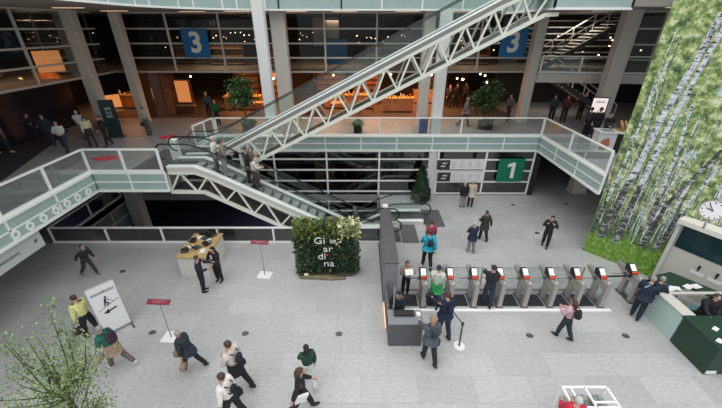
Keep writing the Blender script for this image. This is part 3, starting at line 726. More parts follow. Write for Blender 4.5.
# ------------------------------------------------------------------ display table
r = thing('display_table', 'wood topped display table with white panel sides beside two people in black', 'table', (-6.65, 11.7, 0), world=True)
part(MB().box(-7.34, -6.08, 10.82, 12.62, .90, .95), 'table_top', WOODL, r)
SIDE = mat('panel_cream', (.66, .65, .60), .55)
part(MB().box(-7.30, -6.12, 10.86, 10.90, 0, .90), 'front_panel', SIDE, r); part(MB().box(-7.30, -7.26, 10.9, 12.58, 0, .9), 'side_panel', SIDE, r)
part(MB().box(-6.16, -6.12, 10.9, 12.58, 0, .90), 'side_panel', SIDE, r); part(MB().box(-7.26, -6.16, 12.54, 12.58, 0, .90), 'back_panel', SIDE, r)
def tbl(px, py): return G(px, py, .95)
def laptop(px, py, rot, lab):
    x, y = tbl(px, py); r = thing('laptop', lab, 'laptop', (x, y, .952), rot)
    MB().box(-.17, .17, -.12, .12, 0, .02).build('keyboard_base', STEELD, r)
    m = MB(); m.box(-.17, .17, .0, .012, 0, .22, mx=Matrix.Translation((0, .12, .02)) @ Matrix.Rotation(R(-20), 4, 'X')); m.build('screen', BLACK, r)
laptop(197, 247.5, 2.6, 'open black laptop on the display table beside the woman'); laptop(205, 238.5, -.5, 'open black laptop in the middle of the display table')
def headset(px, py, rot, lab):
    x, y = tbl(px, py); r = thing('headset', lab, 'headset', (x, y, .952), rot)
    MB().box(-.13, .13, -.08, .09, .02, .13).build('visor', BLACK, r)
    MB().tube([(.12*math.cos(a), .08+.16*math.sin(a), .07) for a in [PI*i/8 for i in range(9)]], .02).build('strap', DARK, r)
    MB().box(-.1, .1, -.1, -.08, 0, .11).build('face_pad', STEELD, r)
headset(185, 252, .2, 'black headset at the near left corner of the display table'); headset(194, 241.5, 1.5, 'black headset at the left edge of the display table')
headset(213.5, 236, .9, 'black headset at the far right of the display table'); headset(206, 245, -.6, 'black headset on the display table near the woman')
for (px, py, rr, lab) in ((190.5, 247, .4, 'white leaflet by the near left headset on the display table'), (199.5, 237.5, .3, 'white leaflet at the far side of the display table'), (208, 240.5, .2, 'white leaflet behind the middle laptop'), (202.5, 251, .1, 'white leaflet at the near right corner of the display table'), (202, 232.6+1.5, .9, 'dark tablet at the far end of the display table')):
    x, y = tbl(px, py); flat_item('leaflet' if 'leaflet' in lab else 'tablet', lab, 'leaflet' if 'leaflet' in lab else 'tablet', x, y, .952, .2, .28, .012, PAPER if 'leaflet' in lab else BLACK, rr)

# ------------------------------------------------------------------ living plant wall
px0, px1, py0, py1 = -2.58, -.12, 10.85, 11.35
r = thing('plant_wall', 'free standing block of living plants with white lettering', 'plant wall', ((px0+px1)/2, 11.1, 0), world=True)
part(MB().box(px0+.1, px1-.1, py0+.12, py1-.08, .14, 2.42), 'core', mat('soil_dark', (.015, .02, .012), .9), r)
part(MB().box(px0+.05, px1-.2, py0-.02, py1, 0, .14), 'planter_base', mat('bark_brown', (.10, .075, .045), .8, 0, .4, 8), r)
for k, (a, b, yy) in enumerate(((px0+.1, px0+1.3, py0-.14), (px0+.9, px1-.5, py0-.20), (px0+.3, px1-.9, py0-.08))):
    part(MB().tube([(a, yy, .07), ((a+b)/2, yy-.04, .09), (b, yy+.02, .06)], [.05, .06, .04], 8), 'log', mat('log_brown', (.22, .18, .10), .8, 0, .3, 10), r)
LG = [mat('leaf_dark', (.015, .035, .013), .55), mat('leaf_mid', (.045, .085, .03), .5), mat('leaf_olive', (.11, .14, .045), .5), mat('leaf_lime', (.22, .28, .05), .5), mat('leaf_cream', (.62, .62, .38), .5), mat('leaf_blue', (.05, .10, .07), .5)]
def wall_pt():
    while True:
        s_ = random.random()
        if s_ < .62: p = (random.uniform(px0, px1), py0+random.uniform(-.02, .12), random.uniform(.12, 2.45))
        elif s_ < .78: p = (random.uniform(px0, px1), random.uniform(py0, py1), 2.40+random.uniform(-.02, .08))
        elif s_ < .88: p = (px0+random.uniform(-.03, .1), random.uniform(py0, py1), random.uniform(.12, 2.45))
        elif s_ < .96: p = (px1-random.uniform(-.06, .1), random.uniform(py0, py1), random.uniform(.12, 2.45))
        else: p = (random.uniform(px0, px1), py1, random.uniform(.12, 2.45))
        return p
m = MB()
def zone(p):
    x = (p[0]-px0)/(px1-px0); z = p[2]/2.45; n = math.sin(x*9+z*5)+math.sin(x*4-z*11+2)
    if z > .62 and x > .68 and n > -1.1: return (4, 4, 3, 2)
    if z > .75 and x < .45: return (3, 3, 2, 1)
    if .5 < x < .68 and z > .72: return (3, 2, 1)
    if z < .35: return (0, 0, 1, 5) if x > .2 else (5, 2, 0)
    return (0, 1, 5, 0) if n < 0 else (1, 2, 0)
for _ in range(9500):
    p = wall_pt(); q = zone(p); m.leaves(1, lambda: p, .065 if random.random() < .75 else .15, q, .7, .26)
part(m, 'foliage', LG, r)
m = MB(); MXR = Matrix.Rotation(PI/2, 4, 'X')
for txt, (px, py) in (('Gi', (319.5, 240.5)), ('ar', (328, 248.5)), ('di', (322, 256)), ('na', (329, 263))):
    X, Z = D(px, py, 10.78); m.text(txt, Matrix.Translation((X, 10.74, Z)) @ MXR @ Matrix.Diagonal((1.12, 1, 1, 1)), .42, .012, 0, -.004)
part(m, 'lettering', TEXTW, r)
X, Z = D(330.5, 241, 10.78); m = MB()
for k in range(3): m.box(X-.02, X+.22, 10.72, 10.735, Z+.06-k*.06, Z+.075-k*.06)
part(m, 'small_lettering', TEXTW, r)
X, Z = D(306, 274.5, 10.7); part(MB().box(X-.06, X+.1, 10.66, 10.68, Z-.03, Z+.07), 'small_sign', PAPER, r)
X, Z = D(327, 255.5, 10.7); part(MB().ell((X, 10.73, Z), (.04, .03, .04)), 'red_flower', mat('flower_red', (.6, .05, .04), .5), r)

# ------------------------------------------------------------------ large direction board
a = Vector(G(106, 336)); b = Vector(G(131.5, 323)); mid = (a+b)/2; d = (b-a); ang = math.atan2(d.y, d.x)
r = thing('direction_board', 'large white leaning direction board with a skier pictogram and arrow', 'sign board', (mid.x, mid.y, 0), ang)
wd = d.length+.05
TL = Matrix.Rotation(R(-5), 4, 'X')
MB().box(-wd/2, wd/2, -.03, .03, .08, 1.86, mx=TL).build('panel', PAPER, r)
m = MB()
for x0, x1, z0, z1 in ((-wd/2-.02, -wd/2+.02, .04, 1.9), (wd/2-.02, wd/2+.02, .04, 1.9), (-wd/2, wd/2, 1.85, 1.9), (-wd/2, wd/2, .04, .09)): m.box(x0, x1, -.045, .045, z0, z1, mx=TL)
m.build('frame', mat('alu_frame', (.42, .43, .43), .4, .5), r)
m = MB()
for s_ in (-1, 1): m.beam((s_*wd*.47, -.32, .03), (s_*wd*.47, .45, .03), .05, .04); m.beam((s_*wd*.47, .42, .04), (s_*wd*.47, .06, .5), .03, .03)
m.build('foot_frame', STEELD, r)
def scribble(m, x0, x1, y, z0, h, mx=None, seed=1):
    # word too small to read: a row of upright strokes and bows
    rn = random.Random(seed); x = x0
    while x < x1:
        w_ = rn.uniform(.5, .8)*h; k = rn.choice((1, 1, 1.4))
        m.box(x, x+w_*.3, y-.002, y+.002, z0, z0+h*k, mx=mx); m.box(x, x+w_*.8, y-.002, y+.002, z0, z0+h*.22, mx=mx)
        if rn.random() < .6: m.box(x, x+w_*.8, y-.002, y+.002, z0+h*.78, z0+h, mx=mx)
        x += w_*1.05
    return m
scribble(MB(), -wd*.37, wd*.37, -.034, 1.53, .07, TL).build('lettering', DARK, r)
m = MB(); q = -.036
m.ell((.02, q, 1.36), (.035, .004, .04), 10, 6)
for A, B, t in (((.0, 1.31), (-.03, 1.19), .055), ((-.03, 1.19), (.05, 1.13), .04), ((.05, 1.13), (.0, 1.05), .035), ((-.03, 1.2), (-.07, 1.06), .035), ((-.01, 1.29), (.09, 1.24), .022), ((-.26, .96), (.34, 1.16), .012), ((.09, 1.24), (.2, 1.1), .01)):
    m.beam((A[0], q, A[1]), (B[0], q, B[1]), .006, t)
o = m.build('skier_pictogram', BLACK, r); o.matrix_local = TL
m = MB(); m.beam((-.02, q, .84), (.2, q, .88), .006, .05); m.prism([(-.18, .81), (-.02, .76), (-.02, .92)], 'y', q-.003, q+.003); o = m.build('arrow', BLACK, r); o.matrix_local = TL

# red pole signs
def pole_sign(lab, base, top, w_, rot, tip):
    x, y = G(*base); X, Z = D(top[0], top[1], y)
    r = thing('pole_sign', lab, 'sign', (x, y, 0), rot)
    MB().box(-.27, .27, -.22, .22, 0, .018).build('base_plate', PAPER, r)
    MB().cyl((0, 0, .018), (0, 0, Z-.02), .018).build('pole', STEEL, r)
    mx = Matrix.Translation((0, 0, Z)) @ Matrix.Rotation(R(tip), 4, 'X')
    MB().box(-w_/2, w_/2, -.085, .085, -.015, .015, mx=mx).build('panel', RED, r)
    m = MB()
    for k in range(2): m.box(-w_*.3+k*.05, w_*.3-k*.12, .025-k*.05, .033-k*.05, .016, .018, mx=mx)
    m.build('lettering', mat('faint_pink', (.6, .35, .37), .5), r)
pole_sign('small red sign on a thin pole beside the man carrying brown bags', (171.5, 337), (160.5, 302), .72, -.06, 25)
pole_sign('small red sign on a thin pole between the display table and the plant wall', (265, 275), (260, 242.3), .70, -.12, 25)
# floor outlets
labs = ['dark oval floor outlet between the walking man in a vest and the plain floor', 'dark oval floor outlet beside the base of the near red sign', 'dark oval floor outlet near the small tree', 'dark oval floor outlet in front of the plant wall', 'faint oval floor outlet below the right edge of the plant wall',
        'dark oval floor outlet near the man dressed in black with raised hands', 'dark oval floor outlet between the stanchion and the woman in pink', 'dark oval floor outlet near the guards', 'dark oval floor outlet close to the couple at the information boards', 'dark oval floor outlet under the right walkway']
for (px, py), lab in zip(((122.6, 271.5), (152.4, 332.6), (59.7, 331.8), (245.3, 333.5), (339, 334), (537, 233), (529.6, 335.6), (625.6, 336), (512.7, 204.7), (566, 204)), labs):
    x, y = G(px, py); o = MB().cyl((0, 0, .0), (0, 0, .012), .11, .105, 24).box(-.05, .05, -.01, .01, .012, .016, 0).build('floor_outlet', mat('outlet', (.12, .12, .12), .5, .5)); o.location = (x, y, .001); o.scale = (1.1, .9, 1); tag(o, lab, 'floor outlet')
for (px, py, rx, ry, lab) in ((105, 158.5, .62, .34, 'large red oval floor sticker on the left mezzanine near the railing corner'), (168.5, 137, .5, .38, 'red oval floor sticker behind the escalator heads')):
    x, y = G(px, py, ZM); m = MB(); m.cyl((0, 0, 0), (0, 0, .004), 1, 1, 32); m.text('i', Matrix.Translation((0, 0, .005)), .9, .001, 1)
    o = m.build('floor_sticker', [mat('sticker_red', (.75, .05, .08), .6), mat('sticker_pink', (.8, .4, .42), .6)]); o.location = (x, y, ZM+.002); o.scale = (rx, ry, 1); tag(o, lab, 'floor sticker')

# ------------------------------------------------------------------ metal trolley frame, bottom edge
x0, x1, y0, y1, zt = 5.05, 6.15, 4.86, 5.38, 1.0
r = thing('metal_cart', 'open white metal cart frame with divided compartments at the bottom edge', 'cart', ((x0+x1)/2, (y0+y1)/2, 0), world=True)
m = MB()
for z in (zt,):
    for a_, b_ in (((x0, y0), (x1, y0)), ((x1, y0), (x1, y1)), ((x1, y1), (x0, y1)), ((x0, y1), (x0, y0))): m.beam((*a_, z), (*b_, z), .05, .05)
m.beam(((x0+x1)/2+.0, y0, zt), ((x0+x1)/2, y1, zt), .04, .05); m.beam((x0+.2, y0, zt), (x0+.2, y1, zt), .04, .04); m.beam(((x0+x1)/2, 5.0, zt), (x1, 5.0, zt), .04, .04)
part(m, 'frame', WHITE, r)
for x in (x0, x1):
    for y in (y0, y1): part(MB().box(x-.025, x+.025, y-.025, y+.025, .08, zt), 'post', WHITE, r); part(MB().cyl((x-.02, y, .04), (x+.02, y, .04), .04), 'caster', BLACK, r)
part(MB().box(x0, x1, y0, y1, .62, .65), 'tray', mat('tray_grey', (.25, .27, .27), .5), r)
for (x, y, lab) in ((5.45, 5.18, 'grey wrapped bundle in the left compartment of the cart'), (5.83, 5.18, 'grey wrapped bundle in the right compartment of the cart')):
    m = MB(); m.ell((0, 0, .14), (.12, .13, .14), 14, 8); m.ell((.03, -.03, .27), (.07, .08, .07), 12, 6)
    o = m.build('bundle', mat('bundle_grey', (.22, .25, .25), .5, 0, .4, 14)); o.location = (x, y, .652); tag(o, lab, 'bundle')

# banner under the left mezzanine
P0 = Vector((EL-.12, 8.2, 0)); P1 = Vector((EL-.12, 10.1, 0))
r = thing('hanging_banner', 'pale grey panel with dark lettering hanging under the left mezzanine edge', 'banner', (P0.x, 9.2, 2.4), world=True)
part(MB().beam((P0.x, P0.y-1.2, 2.38), (P1.x, P1.y, 2.38), .05, .62), 'panel', mat('banner_grey', (.50, .53, .52), .6), r)
part(scribble(MB(), -1.2, .2, 0, -.05, .07, Matrix.Translation((P0.x+.03, 9.0, 2.38)) @ Matrix.Rotation(PI/2, 4, 'Z'), 3), 'lettering', DARK, r)
part(MB().prism([(9.75, 2.36), (9.9, 2.5), (9.9, 2.36)], 'x', P0.x+.026, P0.x+.03), 'arrow', DARK, r)
for y in (7.6, 9.7): part(MB().box(P0.x-.02, P0.x+.02, y-.02, y+.02, 2.69, ZB+.05), 'hanger', STEELD, r)

# ------------------------------------------------------------------ plants
def potted_tree(name, lab, cat, x, y, z0, cr, cz, ch, n, leaf, mats_, pot_r=.3, pot_h=.45, trunk_r=.05, shape='round', pot=DARK):
    r = thing(name, lab, cat, (x, y, z0))
    m = MB().cyl((0, 0, 0), (0, 0, pot_h), pot_r*.8, pot_r, 20); m.build('pot', pot, r)
    MB().cyl((0, 0, pot_h), (0, 0, pot_h+.01), pot_r*.92, pot_r*.92, 20).build('soil', mat('soil_dark', (.015, .02, .012), .9), r)
    top = cz+ch*.3
    m = MB(); m.tube([(0, 0, pot_h*.8), (.03, .02, (pot_h+cz)/2), (0, 0, cz-ch*.4), (-.02, 0, top)], [trunk_r, trunk_r*.9, trunk_r*.8, trunk_r*.3], 8)
    if shape == 'round':
        for k in range(9):
            a = k*2.4; m.tube([(0, 0, cz-ch*.45+k*.04), (math.cos(a)*cr*.5, math.sin(a)*cr*.5, cz-ch*.1+k*.05), (math.cos(a)*cr*.8, math.sin(a)*cr*.8, cz+ch*.1)], [trunk_r*.5, trunk_r*.35, .01], 5)
    m.build('trunk', mat('trunk_brown', (.11, .08, .05), .8), r)
    cl = [(random.gauss(0, .45), random.gauss(0, .45), random.gauss(0, .45)) for _ in range(26)]
    def pt():
        if shape == 'cone':
            t = random.random()**1.5; a = random.uniform(0, 2*PI); q = cr*(1-t)**.75*random.uniform(.8, 1.05)*(.82+.18*min(1, t*8))
            return (q*math.cos(a), q*math.sin(a), cz-ch/2+t*ch)
        while True:
            c = random.choice(cl); d = Vector((random.gauss(0, 1), random.gauss(0, 1), random.gauss(0, 1))).normalized()*random.uniform(.2, .42)
            p = Vector(c)+d
            if p.length < 1.05: return (p.x*cr, p.y*cr, cz+p.z*ch/2)
    m = MB()
    if shape == 'cone': m.tube([(0, 0, cz-ch/2), (0, 0, cz-ch*.35), (0, 0, cz), (0, 0, cz+ch*.4)], [cr*.7, cr*.8, cr*.55, .03], 12, 0)
    m.leaves(n, pt, leaf, range(len(mats_)), .6, .35)
    m.build('foliage', mats_, r)
    return r
FG = [mat('ficus_dark', (.02, .05, .015), .45), mat('ficus_mid', (.045, .10, .025), .45), mat('ficus_light', (.09, .17, .05), .45)]
x, y = D(242, 94, 19.9)[0], 19.9
potted_tree('potted_ficus', 'round leafy ficus tree on the mezzanine beside the left central column', 'tree', x, y, ZM, 1.08, 2.05, 1.9, 2200, .15, FG)
x, y = D(487, 97, 20.1)[0], 20.1
potted_tree('potted_ficus', 'dark round ficus tree on the mezzanine right of the central columns', 'tree', x, y, ZM, 1.05, 1.85, 1.9, 2200, .15, FG[:2])
x = D(421, 190, 17.75)[0]
potted_tree('potted_conifer', 'cone shaped dense evergreen in a pot against the ground floor windows', 'tree', x, 17.75, 0, .62, 1.15, 2.05, 2600, .11, [mat('conifer_dark', (.012, .035, .015), .6), mat('conifer_mid', (.03, .06, .025), .6)], .3, .24, .06, 'cone', mat('pot_brown', (.10, .06, .04), .6))
def low_plant(lab, px, py, h_, rr):
    x, y = G(px, py, ZM); r = thing('potted_plant', lab, 'plant', (x, y, ZM))
    MB().box(-.24, .24, -.24, .24, 0, .4).build('pot', BLACK, r)
    m = MB()
    for _ in range(240):
        a = random.uniform(0, 2*PI); q = random.uniform(.3, 1)*rr; z = .4+h_*random.uniform(.4, 1)*(1.1-q/rr*.5)
        d = Vector((-math.sin(a), math.cos(a), 0))*.03
        b0 = Vector((q*.15*math.cos(a), q*.15*math.sin(a), .38)); md = Vector((q*.6*math.cos(a), q*.6*math.sin(a), z)); tp = Vector((q*math.cos(a), q*math.sin(a), z-.12))
        m.face([b0-d*.4, b0+d*.4, md+d, md-d], 0); m.face([md-d, md+d, tp+d*.1, tp-d*.1], 0)
    m.build('foliage', FG[1], r)
low_plant('low leafy plant in a black square pot behind the back mezzanine railing', 358, 133, .45, .5)
low_plant('low leafy plant behind the railing at the foot of the left ficus', 251, 131, .4, .55)
low_plant('low dark plant behind the railing under the right ficus', 487, 129, .4, .45)

# slender young tree in the near left corner
BL = [mat('birch_leaf', (.14, .22, .07), .5), mat('birch_leaf_light', (.27, .36, .13), .5), mat('birch_leaf_deep', (.07, .13, .05), .5)]
BT = mat('twig_brown', (.10, .09, .06), .8)
tx, ty = -5.45, 3.85
r = thing('young_tree', 'airy young tree with thin upright shoots and small light green leaves, bottom corner', 'tree', (tx, ty, 0))
m = MB(); m.tube([(0, 0, .02), (.05, 0, 1.5), (0, .05, 2.8), (.05, 0, 4.0)], [.07, .06, .045, .02], 8)
tips = []
rnd = random.Random(11)
for k in range(46):
    z0 = rnd.uniform(1.3, 3.1); a = rnd.uniform(0, 2*PI); ln = rnd.uniform(.4, .92); up_ = rnd.uniform(.3, 1.15)
    p1 = Vector((math.cos(a)*ln*.5, math.sin(a)*ln*.5, z0+up_*.45)); p2 = Vector((math.cos(a)*ln, math.sin(a)*ln, z0+up_))
    m.tube([(0, 0, z0), p1, p2], [.02, .012, .005], 5)
    for j in range(5): tips.append((p1.lerp(p2, j/4), .13))
for (px, py) in ((33, 318), (18, 322), (8, 333), (45, 330), (62, 325), (55, 345), (72, 352), (25, 338)):
    X, Z = D(px, py, ty+rnd.uniform(-.3, .3)); X -= tx
    b0 = Vector((X*.35, rnd.uniform(-.2, .2), 3.2)); m.tube([b0, Vector((X*.75, 0, (3.2+Z)/2)), Vector((X, 0, Z))], [.018, .012, .004], 5)
    for j in range(7): tips.append((Vector((X*(.6+.4*j/6), 0, 3.6+(Z-3.6)*j/6)), .09))
m.build('trunk', BT, r)
def pt():
    c, s_ = rnd.choice(tips); return c+Vector((rnd.gauss(0, s_), rnd.gauss(0, s_), rnd.gauss(0, s_*.8)))
MB().leaves(8500, pt, .046, (0, 0, 1, 1, 2), .6, .33).build('foliage', BL, r)

# ------------------------------------------------------------------ shop interiors on the mezzanine
def shop(name, lab, cat, boxes, loc, rot=0, group=None):
    r = thing(name, lab, cat, loc, rot, group)
    for nm, b, mt in boxes: MB().box(*b).build(nm, mt, r)
    return r
def counter(lab, x, y, w_, mt=WOODO):
    shop('shop_counter', lab, 'counter', [('body', (-w_/2, w_/2, -.35, .35, 0, .95), mt), ('worktop', (-w_/2-.05, w_/2+.05, -.4, .4, .95, 1.0), WOODL), ('plinth', (-w_/2+.05, w_/2-.05, -.38, -.35, 0, .1), BLACK)], (x, y, ZM))
def shelf(lab, x, y, w_, n=4, mt=WOODB):
    bx = [('side_panel', (-w_/2, -w_/2+.05, -.25, .25, 0, 2.3), mt), ('side_panel', (w_/2-.05, w_/2, -.25, .25, 0, 2.3), mt), ('back_panel', (-w_/2, w_/2, .22, .25, 0, 2.3), WOODO)]
    bx += [('shelf', (-w_/2+.05, w_/2-.05, -.25, .22, .3+i*2/n, .34+i*2/n), mt) for i in range(n)]
    shop('shop_shelf', lab, 'shelf', bx, (x, y, ZM))
counter('orange wooden counter in the shop behind the left ficus', -8.6, 25.5, 2.6); counter('long lit wooden counter in the shop between the central columns', -.9, 26.0, 3.6)
counter('lit wooden counter in the shop left of the right central column', 2.6, 24.8, 2.2); counter('wooden counter glowing in the shop near the dark totem', -16.8, 26.0, 2.4); counter('counter deep inside the shop right of the central columns', 5.2, 28, 2.0)
shelf('tall lit wooden shelf in the shop behind the left ficus', -6.6, 28, 2.2); shelf('tall wooden shelf deep in the shop between the central columns', -2.5, 30, 2.4, 5); shelf('tall wooden shelf beside the glass escalator rail in the shop', .5, 30, 2.4, 5)
shelf('tall wooden shelf at the rear of the shop right of the central columns', 6.5, 31, 2.0); shelf('tall wooden shelf in the shop near the wood doors', -9.6, 30, 2.0)
def table(lab, x, y, g):
    r = thing('cafe_table', lab, 'table', (x, y, ZM), 0, g)
    MB().box(-.5, .5, -.4, .4, .72, .76).build('table_top', WOODL, r)
    for a in (-.45, .45):
        for b in (-.35, .35): MB().box(a-.02, a+.02, b-.02, b+.02, 0, .72).build('leg', DARK, r)
for i, (x, y) in enumerate(((-3.2, 24.5), (-1.6, 24.2), (.4, 24.4), (1.5, 27.6), (-7.2, 24.3), (-3, 27.5))): table(['wooden cafe table just behind the left central grey column', 'wooden cafe table in front of the long lit counter', 'wooden cafe table between the two lit counters near the shop front', 'wooden cafe table behind the lit counter left of the right column', 'wooden cafe table behind the left ficus', 'wooden cafe table deep in the shop beside the long counter'][i], x, y, 'cafe tables in the shop')
# glowing lamps
def pendant(x, y, z, rr, mt, lab, g, zc):
    r = thing('pendant_lamp', lab, 'lamp', (x, y, z), 0, g)
    MB().ell((0, 0, 0), (rr, rr, rr*.8), 10, 6).build('bulb', mt, r); MB().cyl((0, 0, rr*.6), (0, 0, zc-z), .012, .012, 6).build('cord', DARK, r)
rnd = random.Random(3)
for i in range(64):
    x = rnd.uniform(-14.2, 9.5); pendant(x, rnd.uniform(23.6, 31), rnd.uniform(7.7, 8.7), rnd.uniform(.022, .045), LAMPC, 'small bright lamp hanging behind the upper windows', 'lamps behind the upper windows', ZS)
for i in range(8): pendant(-17+rnd.uniform(-1.5, .7), rnd.uniform(12, 20), rnd.uniform(7.9, 8.3), .055, LAMPC, 'small bright lamp hanging behind the side windows', 'lamps behind the side windows', ZS)
for i in range(16): pendant(11+rnd.uniform(-.5, 8), rnd.uniform(24, 31), rnd.uniform(7.2, 8.6), .05, LAMPC, 'small bright lamp hanging above the stair hall', 'lamps in the stair hall', ZS)
for i in range(26):
    x = rnd.choice((rnd.uniform(-9.5, 3), rnd.uniform(-3.8, 3.4), rnd.uniform(-17, -12), rnd.uniform(4.5, 9))); pendant(x, rnd.uniform(24, 29), rnd.uniform(5.6, 6.1), rnd.uniform(.05, .09), LAMPW, 'small warm lamp hanging inside the shops', 'warm lamps inside the shops', 6.42)
for (x, y, e_, z) in ((-16.5, 25, 75, 6.2), (-8.3, 25.5, 240, 6.2), (-6.3, 28, 130, 6.2), (-2.4, 25.5, 200, 6.2), (.8, 27, 190, 6.2), (2.4, 24.6, 150, 6.2), (5.0, 25.5, 230, 6.2), (-1.5, 25.5, 110, 9.4), (-9.5, 25, 110, 9.4), (7, 25, 90, 9.4), (-17.5, 17, 50, 9.2), (14, 25, 90, 9.4), (13, 24, 40, 6.2), (14.5, 24, 14, 6.2), (-18, 17, 7, 6.2)):
    lamp('AREA', 'shop_light', (x, y, z), e_*.55, (1, .40, .13) if z < 7 and x < 12 else ((1, .62, .35) if x < 12 else (1, .88, .74)), 1.6)
# wood clad doors and lit display beside them
r = thing('revolving_door', 'tall brown wood clad double door panels at the left end of the shops', 'door', (-14.0, 23.4, ZM), world=True)
for k in range(6):
    a = R(200+k*28); x = -13.95+1.2*math.cos(a); y = 24.3+1.35*math.sin(a); x2 = -13.95+1.2*math.cos(a+R(26)); y2 = 24.3+1.35*math.sin(a+R(26))
    part(MB().beam((x, y, 5.0), (x2, y2, 5.0), .06, 2.8), 'door_panel', WOODB, r)
for x in (-14.4, -13.6): part(MB().box(x, x+.1, 23.06, 23.10, 5.0, 5.1), 'sign_plate', PAPER, r)
shop('display_case', 'brightly lit orange display case beside the wood clad doors', 'display case', [('frame', (-.55, .55, -.1, .1, 0, 2.3), WOODB), ('lit_panel', (-.45, .45, -.13, -.1, .8, 2.2), mat('lit_orange', (1, .36, .10), .5, emit=.3)), ('ledge', (-.7, .7, -.3, -.1, .55, .62), WOODL)], (-12.2, 24.2, ZM))
for (x, y, z, w_, h_, c, lab) in ((-18.4, 16.4, 7.2, .5, .3, (1, .42, .3), 'small pink glowing panel behind the left side windows'), (-17.5, 20.5, 6.75, 1.2, 1.1, (1, .42, .14), 'orange glowing panel behind the left side windows'), (-16.4, 22.6, 4.3, 1.3, .8, (1, .34, .10), 'low orange lit panel beyond the side opening by the left column'),
                                  (-14.9, 24.9, 4.5, .7, .7, (1, .40, .15), 'lit orange panel low in the shop behind the dark totem'), (-13.4, 25.2, 4.5, .8, 1.0, (1, .42, .18), 'second lit orange panel in the shop by the wood doors'), (-2.2, 25.5, 6.9, .7, .35, (1, .6, .4), 'small pinkish lit panel behind the upper windows near the blue banner')):
    r = thing('lit_panel', lab, 'panel', (x, y, z), R(50) if x < -16 else 0)
    MB().box(-w_/2, w_/2, 0, .03, 0, h_).build('panel', mat('glow_%d' % len(MATS), c, .5, emit=.42), r); MB().box(-w_/2-.03, w_/2+.03, .03, .06, -.03, h_+.03).build('frame', DARK, r); MB().box(-.04, .04, .03, .07, (6.55 if z > 6.5 else ZM+.01)-z, 0).build('stand_post', DARK, r)
shop('hanging_cloth', 'tall blue banner hanging behind the upper windows right of the central column', 'banner', [('cloth', (-.7, .7, 0, .03, -1.5, 0), mat('banner_blue', (.015, .20, .50), .6)), ('rod', (-.75, .75, -.01, .04, 0, .04), DARK), ('cord', (-.6, -.58, 0, .02, .04, 1.5), DARK), ('cord', (.58, .6, 0, .02, .04, 1.5), DARK)], (-1.6, 24.4, 8.3))
shop('hanging_cloth', 'grey banner hanging behind the upper windows above the blue banner', 'banner', [('cloth', (-.85, .85, 0, .03, -1.7, 0), mat('banner_pale', (.30, .32, .36), .6)), ('rod', (-.9, .9, -.01, .04, 0, .04), DARK), ('cord', (-.6, -.58, 0, .02, .04, .2), DARK), ('cord', (.58, .6, 0, .02, .04, .2), DARK)], (-2.3, 24.9, 9.6))
# dark totem
x, y = G(117, 137, ZM)
r = thing('totem', 'tall dark teal totem with white lettering at the foot of the large left column', 'totem', (x, y, ZM), R(12))
TT = mat('totem_teal', (.012, .035, .042), .4)
MB().box(-.34, .34, -.08, .08, .04, 2.0).build('panel', TT, r); MB().box(-.42, .42, -.2, .2, 0, .04).build('base', DARK, r)
m = MB()
for z in (1.5, 1.3, 1.1): scribble(m, -.1, .18, -.085, z, .11, None, int(z*10))
m.build('lettering', TEXTW, r)
x, y = G(425, 134, ZM)
r = thing('waste_bin', 'tall blue bin standing at the foot of the right central columns', 'bin', (3.5, 18.8, ZM)); MB().box(-.22, .22, -.16, .16, 0, .92).build('body', mat('bin_blue', (.01, .06, .20), .5), r); MB().box(-.24, .24, -.18, .18, .92, .97).build('lid', mat('lid_blue', (.01, .04, .14), .5), r); MB().box(-.12, .12, -.175, -.16, .7, .82).build('slot', BLACK, r)

# ------------------------------------------------------------------ stair hall on the right
def stairs(lab, x, y, z, n, rise, run, wd_, dirx=1, rail=True):
    r = thing('staircase', lab, 'staircase', (x, y, z))
    for i in range(n):
        MB().box(dirx*i*run-run*.55, dirx*i*run+run*.55, 0, wd_, i*rise, i*rise+.05).build('tread', GREYW, r)
    for yy in (0, wd_): MB().beam((-.2*dirx, yy, -.12), (dirx*(n*run), yy, n*rise-.12), .06, .28).build('stringer', STEELD, r)
    if rail:
        for yy in (0, wd_): MB().beam((0, yy, .95), (dirx*n*run, yy, n*rise+.95), .05, .05).build('handrail', GREYW, r)
        for i in range(0, n, 4):
            for yy in (0, wd_): MB().box(dirx*i*run-.02, dirx*i*run+.02, yy-.02, yy+.02, i*rise, i*rise+.95).build('baluster', GREYW, r)
stairs('dim open staircase rising from the mezzanine in the stair hall', 16.6, 22.4, ZM, 16, .18, .3, 1.4, -1)
stairs('dim upper staircase rising from the gallery of the stair hall', 11.6, 23.6, 6.55, 17, .185, .3, 1.4, 1)
stairs('dim staircase under the right walkway on the ground level', 12.2, 22.5, 0, 14, .19, .3, 1.5, -1)
m = MB(); m.beam((10.6, 21.65, 6.3), (19.6, 20.55, 6.3), .3, .5); struct(m, 'trim_15', COLG)
m = MB(); m.prism([(10.6, 21.6), (19.6, 20.5), (22, 20.5), (22, 23.1), (10.6, 23.1)], 'z', 6.42, 6.55); struct(m, 'floor_gallery_stair', SOFF)
for i in range(7): struct(MB().beam((10.9, 26.6, 7.0+i*.4), (19, 26.6, 7.0+i*.4), .08, .07), 'trim_%d' % (16+i), GREYW)
struct(MB().box(10.5, 22, 28.2, 28.4, ZM, ZS), 'wall_stair', WALLD)
